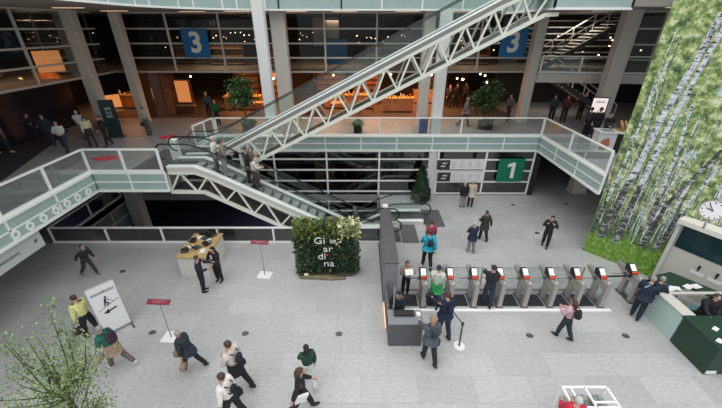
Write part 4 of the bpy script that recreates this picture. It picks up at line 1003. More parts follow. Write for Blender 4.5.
# advertising screen and snack stall
x, y = G(596, 120, ZM); r = thing('advertising_screen', 'upright lit screen with a red motif behind the snack stall', 'screen', (D(599, 105, 18.9)[0], 18.9, ZM), R(-8))
MB().box(-.42, .42, -.04, .04, .0, 2.05).build('housing', BLACK, r); MB().box(-.37, .37, -.05, -.04, .55, 2.0).build('display', mat('screen_white', (.8, .72, .7), .4, emit=.55), r)
m = MB()
for k, (a, b, c_) in enumerate(((-.2, .62, .5), (0, .6, .8), (.18, .62, .45))): m.prism([(a-.07, b), (a+.07, b), (a+.12, b+c_*.5), (a, b+c_), (a-.09, b+c_*.5)], 'y', -.056, -.051)
m.build('red_motif', mat('screen_red', (.7, .05, .05), .4, emit=.3), r); scribble(MB(), -.2, .2, -.055, 1.75, .09, None, 8).build('lettering', DARK, r)
r = thing('snack_stall', 'snack stall with a white and a black front on the right walkway', 'stall', (12.2, 16.0, ZM), R(-12))
MB().box(-.75, .0, -.35, .35, 0, .95).build('white_front', PAPER, r); MB().box(.0, 1.25, -.36, .35, 0, .95).build('black_front', BLACK, r); MB().box(-.8, 1.3, -.4, .4, .95, 1.0).build('counter_top', PAPER, r)
m = MB(); m.tube([(.6+.17*math.cos(a), -.37, .45+.17*math.sin(a)) for a in [2*PI*i/20+.3 for i in range(20)]], .028, 6); m.tube([(.68, -.37, .62), (.6, -.37, .76), (.52, -.37, .68)], .02, 6); m.build('round_mark', TEXTW, r)
m = MB(); m.prism([(-.65, .15), (-.35, .1), (-.2, .4), (-.3, .75), (-.6, .6)], 'y', -.356, -.35); m.build('printed_motif', mat('motif_orange', (.55, .2, .1), .6), r)
MB().box(-.6, -.1, -.2, .2, 1.0, 1.35).build('glass_case', GLASS, r); MB().box(.1, 1.2, -.25, .25, 1.0, 1.08).build('tray', WOODL, r)
for i in range(6):
    a = 1.0; o = MB().tube([(0, -.2, 0), (0, 0, .25), (0, .1, .36)], [.05, .065, .04], 8).build('baguette', mat('bread', (.50, .28, .10), .7)); o.location = (12.35+i*.17, 15.93-i*.036, ZM+1.13); tag(o, 'upright loaf of bread on the snack stall counter', 'bread', 'loaves on the snack stall')

# ------------------------------------------------------------------ people
SKIN = [mat('skin_light', (.55, .33, .24), .55), mat('skin_tan', (.40, .22, .14), .55)]
HAIRS = dict(black=mat('hair_black', (.012, .010, .010), .6), brown=mat('hair_brown', (.06, .032, .018), .6), grey=mat('hair_grey', (.28, .27, .26), .7), blond=mat('hair_blond', (.30, .20, .11), .6), light=mat('hair_light', (.5, .48, .45), .7))
EYE = mat('eye_dark', (.02, .015, .012), .3); LIP = mat('lip', (.35, .12, .10), .5)
def cmat(c, n='cloth'): return mat('%s_%02x%02x%02x' % (n, *[int(min(1, v)*255) for v in c]), c, .85, 0, .18, 9)
def skin_mesh(verts, edges, radii, root, sub=1):
    me = bpy.data.meshes.new('s'); bm = bmesh.new(); lay = bm.verts.layers.skin.verify()
    vs = [bm.verts.new(v) for v in verts]
    for v, r_ in zip(vs, radii): v[lay].radius = (r_, r_) if not isinstance(r_, tuple) else r_
    vs[root][lay].use_root = True
    for a, b in edges: bm.edges.new((vs[a], vs[b]))
    bm.to_mesh(me); bm.free()
    o = bpy.data.objects.new('s', me); COL.objects.link(o)
    sk = o.modifiers.new('s', 'SKIN'); sk.use_smooth_shade = True
    if sub: o.modifiers.new('u', 'SUBSURF').levels = sub
    dg = bpy.context.evaluated_depsgraph_get(); out = bpy.data.meshes.new_from_object(o.evaluated_get(dg))
    bpy.data.objects.remove(o); bpy.data.meshes.remove(me)
    return out
ARMS = dict(down=(-.05, .12, .25, .05), swingf=(.45, .12, .5, .1), swingb=(-.5, .15, .25, 0), carry=(.05, .18, .35, 0), fold=(.35, .25, 1.35, .75), reach=(.9, .12, .5, .15), phone=(.75, .3, 1.9, .45), face=(.9, .4, 1.75, .6), hold=(.3, .15, 1.2, .35), rail=(.5, .35, .6, 0))
def person(lab, foot, top=None, face=0, ht=None, z0=0.0, pose='stand', stride=0.0, lean=0.0, arms=('down', 'down'), hair='brown', hstyle='short', top_c=(.05, .05, .06), leg_c=(.03, .03, .04), skin=0, coat=0.0, shoe_c=(.02, .02, .02), tilt=0.0, group=None, scarf=None, xyz=None, skirt=None, inner=None):
    if xyz: X, Y = xyz
    else: X, Y = G(foot[0], foot[1], z0)
    if ht is None:
        Zt = D(top[0], top[1], Y)[1]-z0; ht = max(1.55, min(1.86, Zt+ (.05 if stride > .3 or lean > .15 else 0)))
    h = ht; J = {}
    V = Vector
    stride *= .58; st = stride; knee_b = .10+abs(st)*.5
    legs = {}
    if pose == 'sit':
        for s in (-1, 1): legs[s] = (1.45, 1.45)
    else:
        legs[-1] = (st, .08+max(0, -st)*.9+abs(st)*.1); legs[1] = (-st, .08+max(0, st)*.9+abs(st)*.1)
    P = V((0, 0, 0)); pts = {'pelvis': P}
    for s in (-1, 1):
        a, b = legs[s]; hip = V((s*.052, 0, -.02)); kn = hip+.245*V((s*.03, math.sin(a), -math.cos(a))); an = kn+.235*V((0, math.sin(a-b), -math.cos(a-b)))
        pts['hip', s], pts['knee', s], pts['ankle', s] = hip, kn, an
    zmin = min(pts['ankle', s].z for s in (-1, 1))-.042
    up = Matrix.Rotation(-lean, 4, 'X') @ Matrix.Rotation(tilt, 4, 'Y')
    U = lambda x, y, z: up @ V((x, y, z))
    pts['waist'] = U(0, .0, .09); pts['chest'] = U(0, .008, .20); pts['neckb'] = U(0, 0, .292); pts['neck'] = U(0, .008, .335)
    hd = Matrix.Rotation(lean*.5, 4, 'X')
    pts['jaw'] = pts['neck']+hd @ V((0, .016, .018)); pts['head'] = pts['neck']+hd @ V((0, .012, .065)); pts['crown'] = pts['neck']+hd @ V((0, .005, .105))
    for s, an_ in zip((-1, 1), arms):
        p, o, e, inw = ARMS[an_]; if_ = 1
        sh = U(s*.106, 0, .278); u = V((s*math.sin(o), math.sin(p)*math.cos(o), -math.cos(p)*math.cos(o)))
        el = sh+(up @ u)*.165; f = V((-s*math.sin(inw), math.sin(p+e)*math.cos(inw), -math.cos(p+e)*math.cos(inw))); f = up @ f
        wr = el+f*.145; pts['sh', s], pts['el', s], pts['wr', s] = sh, el, wr; pts['fd', s] = f
    for k in pts: pts[k] = (pts[k]*h) if isinstance(k, str) or k[0] != 'fd' else pts[k]
    dz = -zmin*h if pose != 'sit' else .48
    for k in pts:
        if isinstance(k, str) or k[0] != 'fd': pts[k] = pts[k]+V((0, 0, dz))
    # rest the figure on both feet level: ankles that hang above the floor belong to the stride
    root_loc = V((X, Y, z0)); rotz = R(face)
    def skel(keys, edges, rad, root=0, sub=1):
        return skin_mesh([pts[k] for k in keys], [(keys.index(a), keys.index(b)) for a, b in edges], [q*h if not isinstance(q, tuple) else (q[0]*h, q[1]*h) for q in rad], root, sub)
    keys = ['pelvis', 'waist', 'chest', 'neckb', 'neck', 'jaw', 'head', 'crown']; rad = [(.075, .055), (.068, .05), (.085, .06), .04, .031, .036, .048, .030]
    ed = [(keys[i], keys[i+1]) for i in range(7)]
    for s in (-1, 1):
        keys += [('hip', s), ('knee', s), ('ankle', s)]; rad += [.048, .034, .022]; ed += [('pelvis', ('hip', s)), (('hip', s), ('knee', s)), (('knee', s), ('ankle', s))]
        keys += [('sh', s), ('el', s), ('wr', s)]; rad += [.034, .024, .016]; ed += [('chest', ('sh', s)), (('sh', s), ('el', s)), (('el', s), ('wr', s))]
    me = skel(keys, ed, rad)
    mb = MB(); mb.bm.from_mesh(me); bpy.data.meshes.remove(me)
    for f in mb.bm.faces: f.smooth = True
    hc = pts['head']; F_ = hd @ V((0, 1, 0)); UU = hd @ V((0, 0, 1))
    mb.ell(hc-F_*.002*h+UU*.002*h, (.043*h, .052*h, .062*h), 12, 9)
    mb.tube([hc+F_*.045*h+UU*.012*h, hc+F_*.064*h-UU*.010*h], [.006*h, .010*h], 6)
    for s in (-1, 1):
        mb.ell(hc+V((s*.044*h, -.002*h, 0)), (.006*h, .012*h, .018*h), 6, 5)
        mb.ell(hc+V((s*.018*h, 0, 0))+F_*.046*h+UU*.010*h, (.006*h, .005*h, .004*h), 6, 4, 1)
    mb.ell(hc+F_*.047*h-UU*.026*h, (.014*h, .004*h, .004*h), 8, 4, 2)
    # hands: palm, four fingers, thumb
    for s in (-1, 1):
        w_, f = pts['wr', s], pts['fd', s].normalized(); side = f.cross(V((s, 0, 0)))
        if side.length < .1: side = V((0, 1, 0))
        side.normalize(); nrm = f.cross(side).normalized()*-s
        pc = w_+f*.026*h
        mb.tube([w_-f*.006*h, pc, w_+f*.05*h], [.013*h, .018*h, .016*h], 8)
        for q, ln in zip((-1.5, -.5, .5, 1.5), (.036, .044, .046, .038)):
            b_ = w_+f*.048*h+side*q*.0085*h; c1 = b_+(f*.8+nrm*.25)*ln*.5*h; c2 = c1+(f*.45+nrm*.7)*ln*.5*h
            mb.tube([b_, c1, c2], [.0058*h, .0054*h, .0045*h], 5)
        tb = w_+f*.016*h+side*.014*h*s; mb.tube([tb, tb+(f*.5+side*s*.7)*.026*h, tb+(f*.9+side*s*.5)*.046*h], [.0075*h, .0065*h, .005*h], 5)
    body = mb.build('person', [SKIN[skin], EYE, LIP]); body.location = root_loc; body.rotation_euler = (0, 0, rotz)
    tag(body, lab, 'person', group)
    def add(me_or_mb, nm, mt):
        if isinstance(me_or_mb, MB): o = me_or_mb.build(nm, mt, body)
        else:
            me_or_mb.name = nm; me_or_mb.materials.clear(); me_or_mb.materials.append(mt); o = bpy.data.objects.new(nm, me_or_mb); COL.objects.link(o); o.parent = body
            for p in me_or_mb.polygons: p.use_smooth = True
        return o
    # trousers
    k2 = ['pelvis', 'waist']; r2 = [(.098, .078), (.088, .07)]; e2 = [('pelvis', 'waist')]
    for s in (-1, 1): k2 += [('hip', s), ('knee', s), ('ankle', s)]; r2 += [.066, .050, .040]; e2 += [('pelvis', ('hip', s)), (('hip', s), ('knee', s)), (('knee', s), ('ankle', s))]
    add(skel(k2, e2, r2), 'trousers', cmat(leg_c))
    # upper garment with sleeves
    k3 = ['pelvis', 'waist', 'chest', 'neckb']; big_ = 1.24 if coat else 1.13; r3 = [(.098*big_, .078*big_), (.092*big_, .074*big_), (.108*big_, .082*big_), .05]; e3 = [('pelvis', 'waist'), ('waist', 'chest'), ('chest', 'neckb')]
    for s in (-1, 1): k3 += [('sh', s), ('el', s), ('wr', s)]; r3 += [.049*big_, .037*big_, .027*big_]; e3 += [('chest', ('sh', s)), (('sh', s), ('el', s)), (('el', s), ('wr', s))]
    add(skel(k3, e3, r3), 'jacket' if coat or sum(top_c) < .3 else 'shirt', cmat(top_c))
    if coat or skirt:
        m = MB(); ln = coat or .15; n = 14; rows = []
        for j in range(5):
            t = j/4; c0 = pts['waist'].lerp(pts['pelvis'], min(1, t*2)) if t < .5 else pts['pelvis']+V((0, -.0*h, -(t-.5)*2*ln*h)); rx, ry = (.112+(.035 if coat else .012)*t)*h, (.09+(.045 if coat else .018)*t)*h
            if abs(stride) > .3 and t > .5: ry *= 1.15
            rows.append([m.bm.verts.new(c0+V((rx*math.cos(a), ry*math.sin(a)*(1+.05*math.sin(3*a)), 0))) for a in [2*PI*i/n for i in range(n)]])
        for j in range(4):
            for i in range(n): f = m.bm.faces.new([rows[j][i], rows[j+1][i], rows[j+1][(i+1) % n], rows[j][(i+1) % n]]); f.smooth = True
        m.bm.faces.new(rows[4])
        add(m, 'coat_skirt' if coat else 'skirt', cmat(top_c if coat else skirt))
    if inner:
        m = MB(); cc = pts['chest']+(up @ V((0, .078*h*big_, .03*h))); m.ell(cc, (.028*h, .012*h, .07*h), 8, 6); add(m, 'shirt_front', cmat(inner))
    if scarf:
        m = MB(); nb = pts['neck']-V((0, 0, .02*h)); m.tube([nb+V((.05*h*math.cos(a), .05*h*math.sin(a), 0)) for a in [2*PI*i/12 for i in range(13)]], .022*h, 6); add(m, 'scarf', cmat(scarf))
    # shoes
    for s in (-1, 1):
        an = pts['ankle', s]; a, b = legs[s]; pit = (a-b)*.6 if pose != 'sit' else 0; mx = Matrix.Translation(an) @ Matrix.Rotation(pit, 4, 'X')
        m = MB(); m.ell((0, .035*h, -.022*h), (.026*h, .075*h, .022*h), 10, 6, 0, mx, zmin=-.8); m.ell((0, -.012*h, -.008*h), (.024*h, .032*h, .032*h), 8, 6, 0, mx)
        add(m, 'shoe', cmat(shoe_c, 'leather'))
    # hair
    hm = HAIRS[hair] if isinstance(hair, str) else cmat(hair)
    m = MB(); mx = Matrix.Translation(hc) @ hd
    if hstyle != 'bald':
        n = 14
        for (c_, r_) in (((0, -.012, .014), (.050, .056, .060)),):
            rows = []
            for i in range(9):
                th = PI*.62*i/8; row = []
                for k in range(n):
                    a = 2*PI*k/n; fr_ = max(0, math.sin(a)); t2 = th*(1-.38*fr_**2)
                    row.append(m.bm.verts.new(mx @ (V((c_[0]+r_[0]*math.sin(t2)*math.cos(a), c_[1]+r_[1]*math.sin(t2)*math.sin(a), c_[2]+r_[2]*math.cos(t2)))*h)))
                rows.append(row)
            for i in range(8):
                for k in range(n): f = m.bm.faces.new([rows[i][k], rows[i+1][k], rows[i+1][(k+1) % n], rows[i][(k+1) % n]]); f.smooth = True
        if hstyle == 'long': m.tube([mx @ (V(p)*h) for p in ((0, -.03, .03), (0, -.046, -.03), (0, -.05, -.10), (0, -.045, -.15))], [.042*h, .05*h, .046*h, .022*h], 10)
        if hstyle == 'bob': m.tube([mx @ (V(p)*h) for p in ((0, -.02, .03), (0, -.028, -.02), (0, -.028, -.055))], [.045*h, .055*h, .04*h], 10)
        if hstyle == 'bun': m.ell((0, -.07*h, .02*h), (.025*h, .025*h, .025*h), 8, 6, 0, mx)
        add(m, 'hair' if hstyle != 'cap' else 'cap', hm)
    wl = {s: Matrix.Translation(root_loc) @ Matrix.Rotation(rotz, 4, 'Z') @ (pts['wr', s]+pts['fd', s].normalized()*.07*h) for s in (-1, 1)}
    back = Matrix.Translation(root_loc) @ Matrix.Rotation(rotz, 4, 'Z') @ (pts['chest']+(up @ V((0, -.12*h, .0))))
    return dict(o=body, L=wl[-1], R=wl[1], back=back, rot=rotz, h=h)
def bag(lab, p, rot, c, w_=.36, d_=.14, hh=.28, name='handbag'):
    """soft bag hanging below the hand at p"""
    r = thing(name, lab, 'bag', (p.x, p.y, p.z), rot)
    m = MB(); m.ell((0, 0, -.14-hh/2), (w_/2*.8, d_/2, hh/2), 12, 8); m.box(-w_/2*.8, w_/2*.8, -d_/2*.8, d_/2*.8, -.14-hh*.92, -.14-hh*.25); m.build('body', cmat(c, 'bag'), r, True)
    MB().tube([(-w_*.25, 0, -.14-hh*.15), (-w_*.15, 0, -.03), (0, 0, .01), (w_*.15, 0, -.03), (w_*.25, 0, -.14-hh*.15)], .011, 6).build('strap', cmat(tuple(v*.7 for v in c), 'bag'), r)
def backpack(lab, pr, c, s=1.0):
    r = thing('backpack', lab, 'bag', tuple(pr['back']), pr['rot'])
    m = MB(); m.ell((0, -.03, 0), (.15*s, .10*s, .21*s), 12, 8); m.ell((0, -.11*s, -.07*s), (.11*s, .05*s, .10*s), 10, 6); m.build('body', cmat(c, 'bag'), r)
    for a in (-1, 1): MB().tube([(a*.08, .02, .17*s), (a*.10, .10, .20*s), (a*.11, .22, .10*s), (a*.10, .12, -.16*s), (a*.07, .0, -.16*s)], .016, 6).build('strap', cmat(tuple(v*.6 for v in c), 'bag'), r)

BLK = (.012, .012, .015); NAVY = (.010, .018, .045); GRY = (.16, .17, .19); JEAN = (.03, .05, .09)
# --- ground floor
person('man in a dark vest over olive sleeves striding past the ground railing', (92, 275), (83, 247), -100, stride=.55, lean=.25, arms=('swingf', 'swingb'), top_c=(.018, .02, .028), leg_c=(.03, .035, .04), shoe_c=(.2, .17, .14), scarf=(.12, .13, .09))
p = person('person in a yellow jacket walking left behind the white direction board', (95, 336), (80, 297), 75, stride=.45, lean=.15, arms=('carry', 'swingf'), top_c=(.66, .66, .27), leg_c=BLK, hair='brown')
bag('dark brown bag carried by the person in yellow', p['L'], 1.2, (.05, .025, .025), .5, .2, .26)
p = person('woman in a green jumper hurrying left in front of the white direction board', (122, 366), (112, 327), 80, stride=.6, lean=.3, arms=('swingf', 'carry'), top_c=(.015, .13, .09), leg_c=(.13, .10, .09), hair='grey', skirt=(.32, .22, .16), shoe_c=(.6, .6, .58))
backpack('dark purple backpack on the woman in the green jumper', p, (.035, .015, .035)); bag('beige bag held by the woman in the green jumper', p['L'], 1.4, (.38, .30, .24), .3, .14, .26)
p = person('grey haired man in a dark coat walking left with brown bags', (194, 368), (181, 332), 82, stride=.6, lean=.28, arms=('carry', 'hold'), top_c=(.02, .028, .04), leg_c=BLK, hair='grey', coat=.08)
bag('brown paper bag in the front hand of the man in the dark coat', p['R'], 1.5, (.30, .20, .13), .34, .18, .3, 'paper_bag'); bag('pinkish brown bag in the far hand of the man in the dark coat', p['L'], 1.6, (.36, .23, .18), .32, .16, .26)
p = person('woman in a pale pink top with black skirt and shoulder bag', (241, 388), (233, 341), 70, stride=.45, lean=.1, arms=('fold', 'down'), top_c=(.62, .55, .50), leg_c=BLK, hair='brown', skirt=BLK)
bag('black shoulder bag of the woman in the pale pink top', p['R']+Vector((0, 0, .22)), 1.0, BLK, .36, .16, .26); backpack('black bundle on the back of the woman in the pale pink top', p, (.015, .017, .03), .75)
p = person('man in a white shirt walking left at the bottom edge', (236, 419), None, 75, ht=1.78, stride=.5, lean=.12, arms=('carry', 'down'), top_c=(.78, .76, .73), leg_c=BLK, hair='brown')
bag('black shoulder bag of the man in the white shirt', p['R']+Vector((.05, 0, .25)), 1.0, BLK, .38, .18, .28); backpack('black backpack on the man in the white shirt', p, BLK, .7)
person('woman with long black hair in a dark green top and white trousers', (310, 384), (305, 347), 20, stride=.4, arms=('swingf', 'down'), top_c=(.012, .06, .035), leg_c=(.60, .62, .60), hair='black', hstyle='long', shoe_c=(.5, .5, .5))
p = person('woman with long brown hair in black clothes striding at the bottom edge', (303, 412), (299, 367), -75, ht=1.76, stride=.7, lean=.05, arms=('hold', 'swingb'), top_c=BLK, leg_c=(.018, .018, .024), hair='brown', hstyle='long')
o = MB().box(-.14, .14, -.03, .03, -.2, .1).build('folder', PAPER); q = p['R']; q = p['o'].location; o.location = (q.x+.10, q.y-.24, q.z+1.0); o.rotation_euler = (.2, .3, .6); tag(o, 'white folder carried by the woman in black at the bottom edge', 'folder')
person('woman with long dark hair in a black blazer standing at the display table', (220, 281), (216, 247), 165, arms=('hold', 'fold'), top_c=BLK, leg_c=BLK, hair='black', hstyle='long', inner=(.7, .7, .7))
p = person('man in a dark suit standing left of the woman at the display table', (205, 291), (195, 256), -70, arms=('reach', 'hold'), top_c=(.012, .016, .028), leg_c=(.012, .014, .02), hair='brown', inner=(.6, .6, .6))
person('person in a dusty red jacket walking behind the one in bright blue', (429, 252), (430, 221), 10, stride=.25, top_c=(.30, .04, .075), leg_c=(.04, .03, .04), hair='brown')
p = person('person in a bright blue jacket with a dark backpack', (426, 267), (428, 231), 5, stride=.35, arms=('swingf', 'swingb'), top_c=(.02, .34, .46), leg_c=BLK, hair='brown', coat=.03)
backpack('dark backpack on the person in bright blue', p, (.015, .02, .03), .8)
p = person('person in beige and brown reading papers beside the tall grey cabinet', (405, 294), (406, 261), 185, arms=('phone', 'phone'), top_c=(.28, .20, .17), leg_c=BLK, hair='brown', hstyle='bob', inner=(.05, .04, .04))
o = MB().box(-.15, .15, -.005, .005, -.1, .12).build('paper', PAPER); o.location = (p['L']+p['R'])/2+Vector((0, -.06, -.02)); o.rotation_euler = (-.6, 0, .2); tag(o, 'white papers held by the person in beige at the turnstiles', 'paper')
p = person('person in cream and green with a dark knit cap in the first turnstile lane', (434, 306), (435, 266), -20, stride=.2, arms=('hold', 'hold'), top_c=(.55, .58, .50), leg_c=(.03, .045, .09), hair=(.015, .03, .06), hstyle='cap', skirt=(.03, .33, .09))
backpack('light backpack with green base on the person with the knit cap', p, (.33, .42, .36), .85)
p = person('person in a navy jacket standing behind the man at the grey desk', (442, 336), (446, 292), 20, stride=.25, arms=('reach', 'carry'), top_c=NAVY, leg_c=(.02, .025, .04), hair='brown', coat=.05)
bag('dark shoulder bag of the person in the navy jacket', p['L']+Vector((-.05, 0, .3)), .4, (.02, .02, .03), .3, .14, .26); backpack('small navy backpack on the person in the navy jacket', p, (.012, .02, .05), .65)
p = person('blond person in a grey jacket leaning to the dark reception desk', (428, 361), (427, 319), 12, stride=.35, lean=.05, arms=('reach', 'carry'), top_c=(.075, .085, .105), leg_c=(.018, .02, .025), hair='blond', hstyle='bob', coat=.04)
bag('black bag on the right arm of the blond person in grey', p['R']+Vector((0, 0, .1)), .5, BLK, .34, .18, .36); backpack('dark shoulder pack of the blond person in grey', p, (.03, .035, .045), .6)
person('staff member in navy with a lanyard seated behind the reception desk', None, None, 150, ht=1.7, pose='sit', arms=('hold', 'hold'), top_c=(.012, .018, .035), leg_c=BLK, hair='black', xyz=(1.25, 8.55))
r = thing('stool', 'dark office stool behind the reception desk', 'stool', (1.25, 8.55, 0)); MB().cyl((0, 0, .37), (0, 0, .41), .2).build('seat', DARK, r); MB().cyl((0, 0, .03), (0, 0, .37), .03).build('column_post', STEEL, r); MB().cyl((0, 0, 0), (0, 0, .03), .22).build('base', STEELD, r)
person('man in black passing through the middle turnstile lane', (486, 305), (488, 266), -15, stride=.2, arms=('reach', 'reach'), top_c=(.014, .016, .02), leg_c=(.02, .03, .055), hair='black')
p = person('woman in a pink jacket with a black backpack in front of the turnstiles', (561, 337), (567, 301), 30, stride=.35, arms=('fold', 'hold'), top_c=(.56, .36, .42), leg_c=(.02, .03, .045), hair='brown', hstyle='long')
backpack('black backpack on the woman in pink', p, BLK, .9)
person('person in a navy hooded coat with grey trousers walking away', (470, 252), (472, 224), 10, stride=.15, top_c=(.015, .026, .055), leg_c=(.20, .21, .22), hair='light', coat=.10, arms=('fold', 'fold'), shoe_c=(.3, .2, .15))
person('person in a dark olive coat walking beside the one in navy', (482, 240), (485, 211), 15, stride=.3, top_c=(.03, .033, .026), leg_c=BLK, hair='brown', coat=.14, arms=('hold', 'swingb'), scarf=(.16, .14, .1))
person('man in a black coat and grey trousers at the information boards', (462, 207), (464, 183), 0, top_c=BLK, leg_c=(.24, .25, .26), hair='light', coat=.06)
person('woman in a cream coat beside the man in black at the information boards', (469.5, 206.5), (471, 185), -8, ht=1.6, top_c=(.52, .44, .37), leg_c=(.05, .02, .025), hair='light', coat=.12)
person('man dressed all in black raising both hands to his face', (544, 247), (553, 216), 150, tilt=.0, stride=.22, arms=('face', 'face'), top_c=BLK, leg_c=BLK, hair='black')
p = person('guard in navy with a pale shoulder stripe leaning at the glass counter', (634, 317), (645, 279), -50, stride=.15, lean=.18, arms=('hold', 'fold'), top_c=(.010, .020, .045), leg_c=(.012, .018, .035), hair='grey', coat=.04)
m = MB(); bk = p['back']; m.beam((bk.x-.14, bk.y-.02, bk.z+.12), (bk.x+.16, bk.y+.1, bk.z+.12), .015, .05); o = m.build('reflective_stripe', mat('stripe_blue', (.35, .5, .6), .4)); o.parent = p['o']; o.matrix_parent_inverse = (Matrix.Translation(p['o'].location) @ Matrix.Rotation(p['o'].rotation_euler[2], 4, 'Z')).inverted()
person('second guard in dark navy standing close behind the leaning one', (645, 313), (652, 281), -70, ht=1.62, arms=('fold', 'fold'), top_c=(.012, .02, .04), leg_c=(.01, .015, .03), hair='grey', coat=.05)
person('clerk in black working behind the dark green counter', None, None, 165, ht=1.72, lean=.2, arms=('hold', 'reach'), top_c=(.012, .014, .022), leg_c=BLK, hair='brown', xyz=(11.05, 8.05))
person('grey haired person in red at the cart on the bottom edge', None, None, -10, ht=1.7, arms=('hold', 'hold'), top_c=(.50, .02, .06), leg_c=BLK, hair='light', xyz=(G(580, 399, 1.68)[0], G(580, 399, 1.68)[1]))
# --- mezzanine
Z3 = ZM
p = person('man in a beige shirt with a shoulder strap standing by the left column', (150, 135), (149, 107), 175, z0=Z3, arms=('fold', 'down'), top_c=(.42, .37, .33), leg_c=(.10, .10, .10), hair='brown')
bag('dark shoulder bag of the man in the beige shirt', p['R']+Vector((0, 0, .2)), 0, BLK, .3, .14, .24)
person('person in a black suit walking beside the dark totem', (109, 146), (107, 118), 150, z0=Z3, stride=.35, top_c=BLK, leg_c=BLK, hair='brown', arms=('swingf', 'swingb'))
p = person('person in a white and yellow top with a dark satchel on the left mezzanine', (94, 147), (90, 119), 60, z0=Z3, stride=.25, top_c=(.62, .58, .40), leg_c=(.04, .035, .04), hair='brown', skirt=(.03, .025, .03))
person('person in a white top with arms raised on the left mezzanine', (86, 140), (84, 111), 20, z0=Z3, stride=.2, top_c=(.62, .62, .62), leg_c=(.15, .15, .16), hair='light', arms=('face', 'fold'))
person('person in a white top and dark jeans on the left mezzanine', (68, 153), (62, 125), -170, z0=Z3, stride=.3, arms=('fold', 'fold'), top_c=(.60, .62, .62), leg_c=(.02, .035, .06), hair='brown')
person('tall person in a dark blue coat on the left mezzanine', (54, 146), (50, 114), -150, z0=Z3, stride=.3, top_c=(.012, .022, .045), leg_c=(.02, .03, .05), hair='black', coat=.06)
person('person in dark clothes in the shade behind the tall one in dark blue', (38, 143), (35, 117), -120, z0=Z3, stride=.4, top_c=(.01, .015, .03), leg_c=(.012, .015, .03), hair='black', arms=('swingf', 'fold'))
person('person in a brownish pink top walking at the left picture edge', (7, 153), (4, 121), -95, z0=Z3, stride=.45, top_c=(.24, .13, .12), leg_c=(.015, .02, .035), hair='brown', shoe_c=(.6, .6, .6))
person('person in dark green standing behind the short mezzanine railing', (219, 126), (219, 101), 175, z0=Z3, ht=1.6, top_c=(.01, .09, .04), leg_c=BLK, hair='black')
person('person in dark clothes at the shop front near the left ficus', (210, 117), (209, 95), 180, z0=Z3, ht=1.6, top_c=(.05, .06, .08), leg_c=BLK, hair='light')
person('person in a pale grey coat walking across the orange lit floor', (464, 127), (469, 98), -100, z0=Z3, stride=.6, top_c=(.20, .18, .17), leg_c=(.05, .04, .04), hair='light', coat=.05, arms=('fold', 'swingb'))
person('dark figure with a pale shirt walking out of the orange lit shop', (448, 108), (447, 90), 180, z0=Z3, ht=1.7, top_c=(.03, .02, .02), leg_c=BLK, hair='black', inner=(.3, .25, .2), stride=.2)
person('dark figure walking at the right side of the lit shop entrance', (455, 107), (455, 90), 170, z0=Z3, ht=1.7, top_c=(.02, .02, .02), leg_c=BLK, hair='black', stride=.2)
person('dark figure beside the orange glowing counter in the shop', (464, 106), (464, 88), 150, z0=Z3, ht=1.72, top_c=(.05, .04, .05), leg_c=BLK, hair='black')
p = person('person in a black jacket with back turned at the snack stall', (592, 140), (598, 112), 10, z0=Z3, ht=1.72, top_c=BLK, leg_c=(.03, .03, .035), hair='brown', coat=.04)
person('person in dark clothes left of the one in the black jacket at the snack stall', (584, 137), (588, 114), 0, z0=Z3, ht=1.6, top_c=(.05, .035, .04), leg_c=BLK, hair='black')
person('vendor in black behind the snack stall', None, None, 180, ht=1.7, z0=Z3, top_c=BLK, leg_c=BLK, hair='black', arms=('hold', 'hold'), xyz=(12.3, 16.75))
person('dim figure in a red top in the stair hall', (562, 122), (562, 103), 160, z0=Z3, ht=1.7, top_c=(.14, .03, .03), leg_c=BLK, hair='black')
person('dim figure in a blue grey top in the stair hall', (550, 121), (551, 104), 150, z0=Z3, ht=1.65, top_c=(.04, .05, .08), leg_c=BLK, hair='black')
person('dim figure near the stair hall column', (578, 119), (578, 102), 180, z0=Z3, ht=1.68, top_c=(.03, .03, .045), leg_c=BLK, hair='black')
person('dim figure walking right of the dark ficus', (507, 121), (508, 102), 120, z0=Z3, ht=1.7, top_c=(.10, .10, .11), leg_c=BLK, hair='brown', stride=.4)
# --- on the escalators
def on_esc(lab, x, yy, **k):
    z = at_path(LOWD, x+.1)-.155; z -= 0
    st = LOWD[0][0]+.9; i = math.floor((x-st)/.4); z = at_path(LOWD, st+i*.4+.2)-.16
    return person(lab, None, None, z0=z, xyz=(st+i*.4+.22, yy), **k)
on_esc('person in a white top standing at the top of the front escalator', -6.1, 13.85, face=-80, ht=1.62, top_c=(.68, .67, .60), leg_c=(.06, .06, .06), hair='light', arms=('fold', 'down'))
on_esc('man in a taupe jacket and grey trousers on the front escalator', -5.7, 13.70, face=-75, ht=1.74, top_c=(.20, .17, .16), leg_c=(.24, .24, .24), hair='brown', arms=('down', 'hold'))
on_esc('person in black in the middle of the group on the front escalator', -5.25, 14.2, face=-80, ht=1.68, top_c=(.03, .03, .035), leg_c=BLK, hair='brown')
p = on_esc('woman in a cream top with long dark hair on the front escalator', -4.85, 13.75, face=-60, ht=1.68, top_c=(.60, .55, .48), leg_c=(.035, .02, .02), hair='brown', hstyle='long', arms=('hold', 'hold'))
on_esc('grey haired person ahead of the woman in cream on the front escalator', -4.5, 14.2, face=-80, ht=1.66, top_c=(.45, .43, .42), leg_c=(.05, .05, .06), hair='grey')
def on_down(lab, x, yy, **k):
    st = DND[0][0]+.9; i = math.floor((x-st)/.4); z = at_path(DND, st+i*.4+.2)-.16
    return person(lab, None, None, z0=z, xyz=(st+i*.4+.2, yy), **k)
on_down('grey haired person riding the escalator down to the lower level', -.1, 15.45, face=90, ht=1.7, top_c=(.12, .12, .14), leg_c=BLK, hair='grey')
on_down('second person in dark clothes lower on the descending escalator', -1.2, 15.6, face=90, ht=1.7, top_c=(.06, .06, .07), leg_c=BLK, hair='brown')
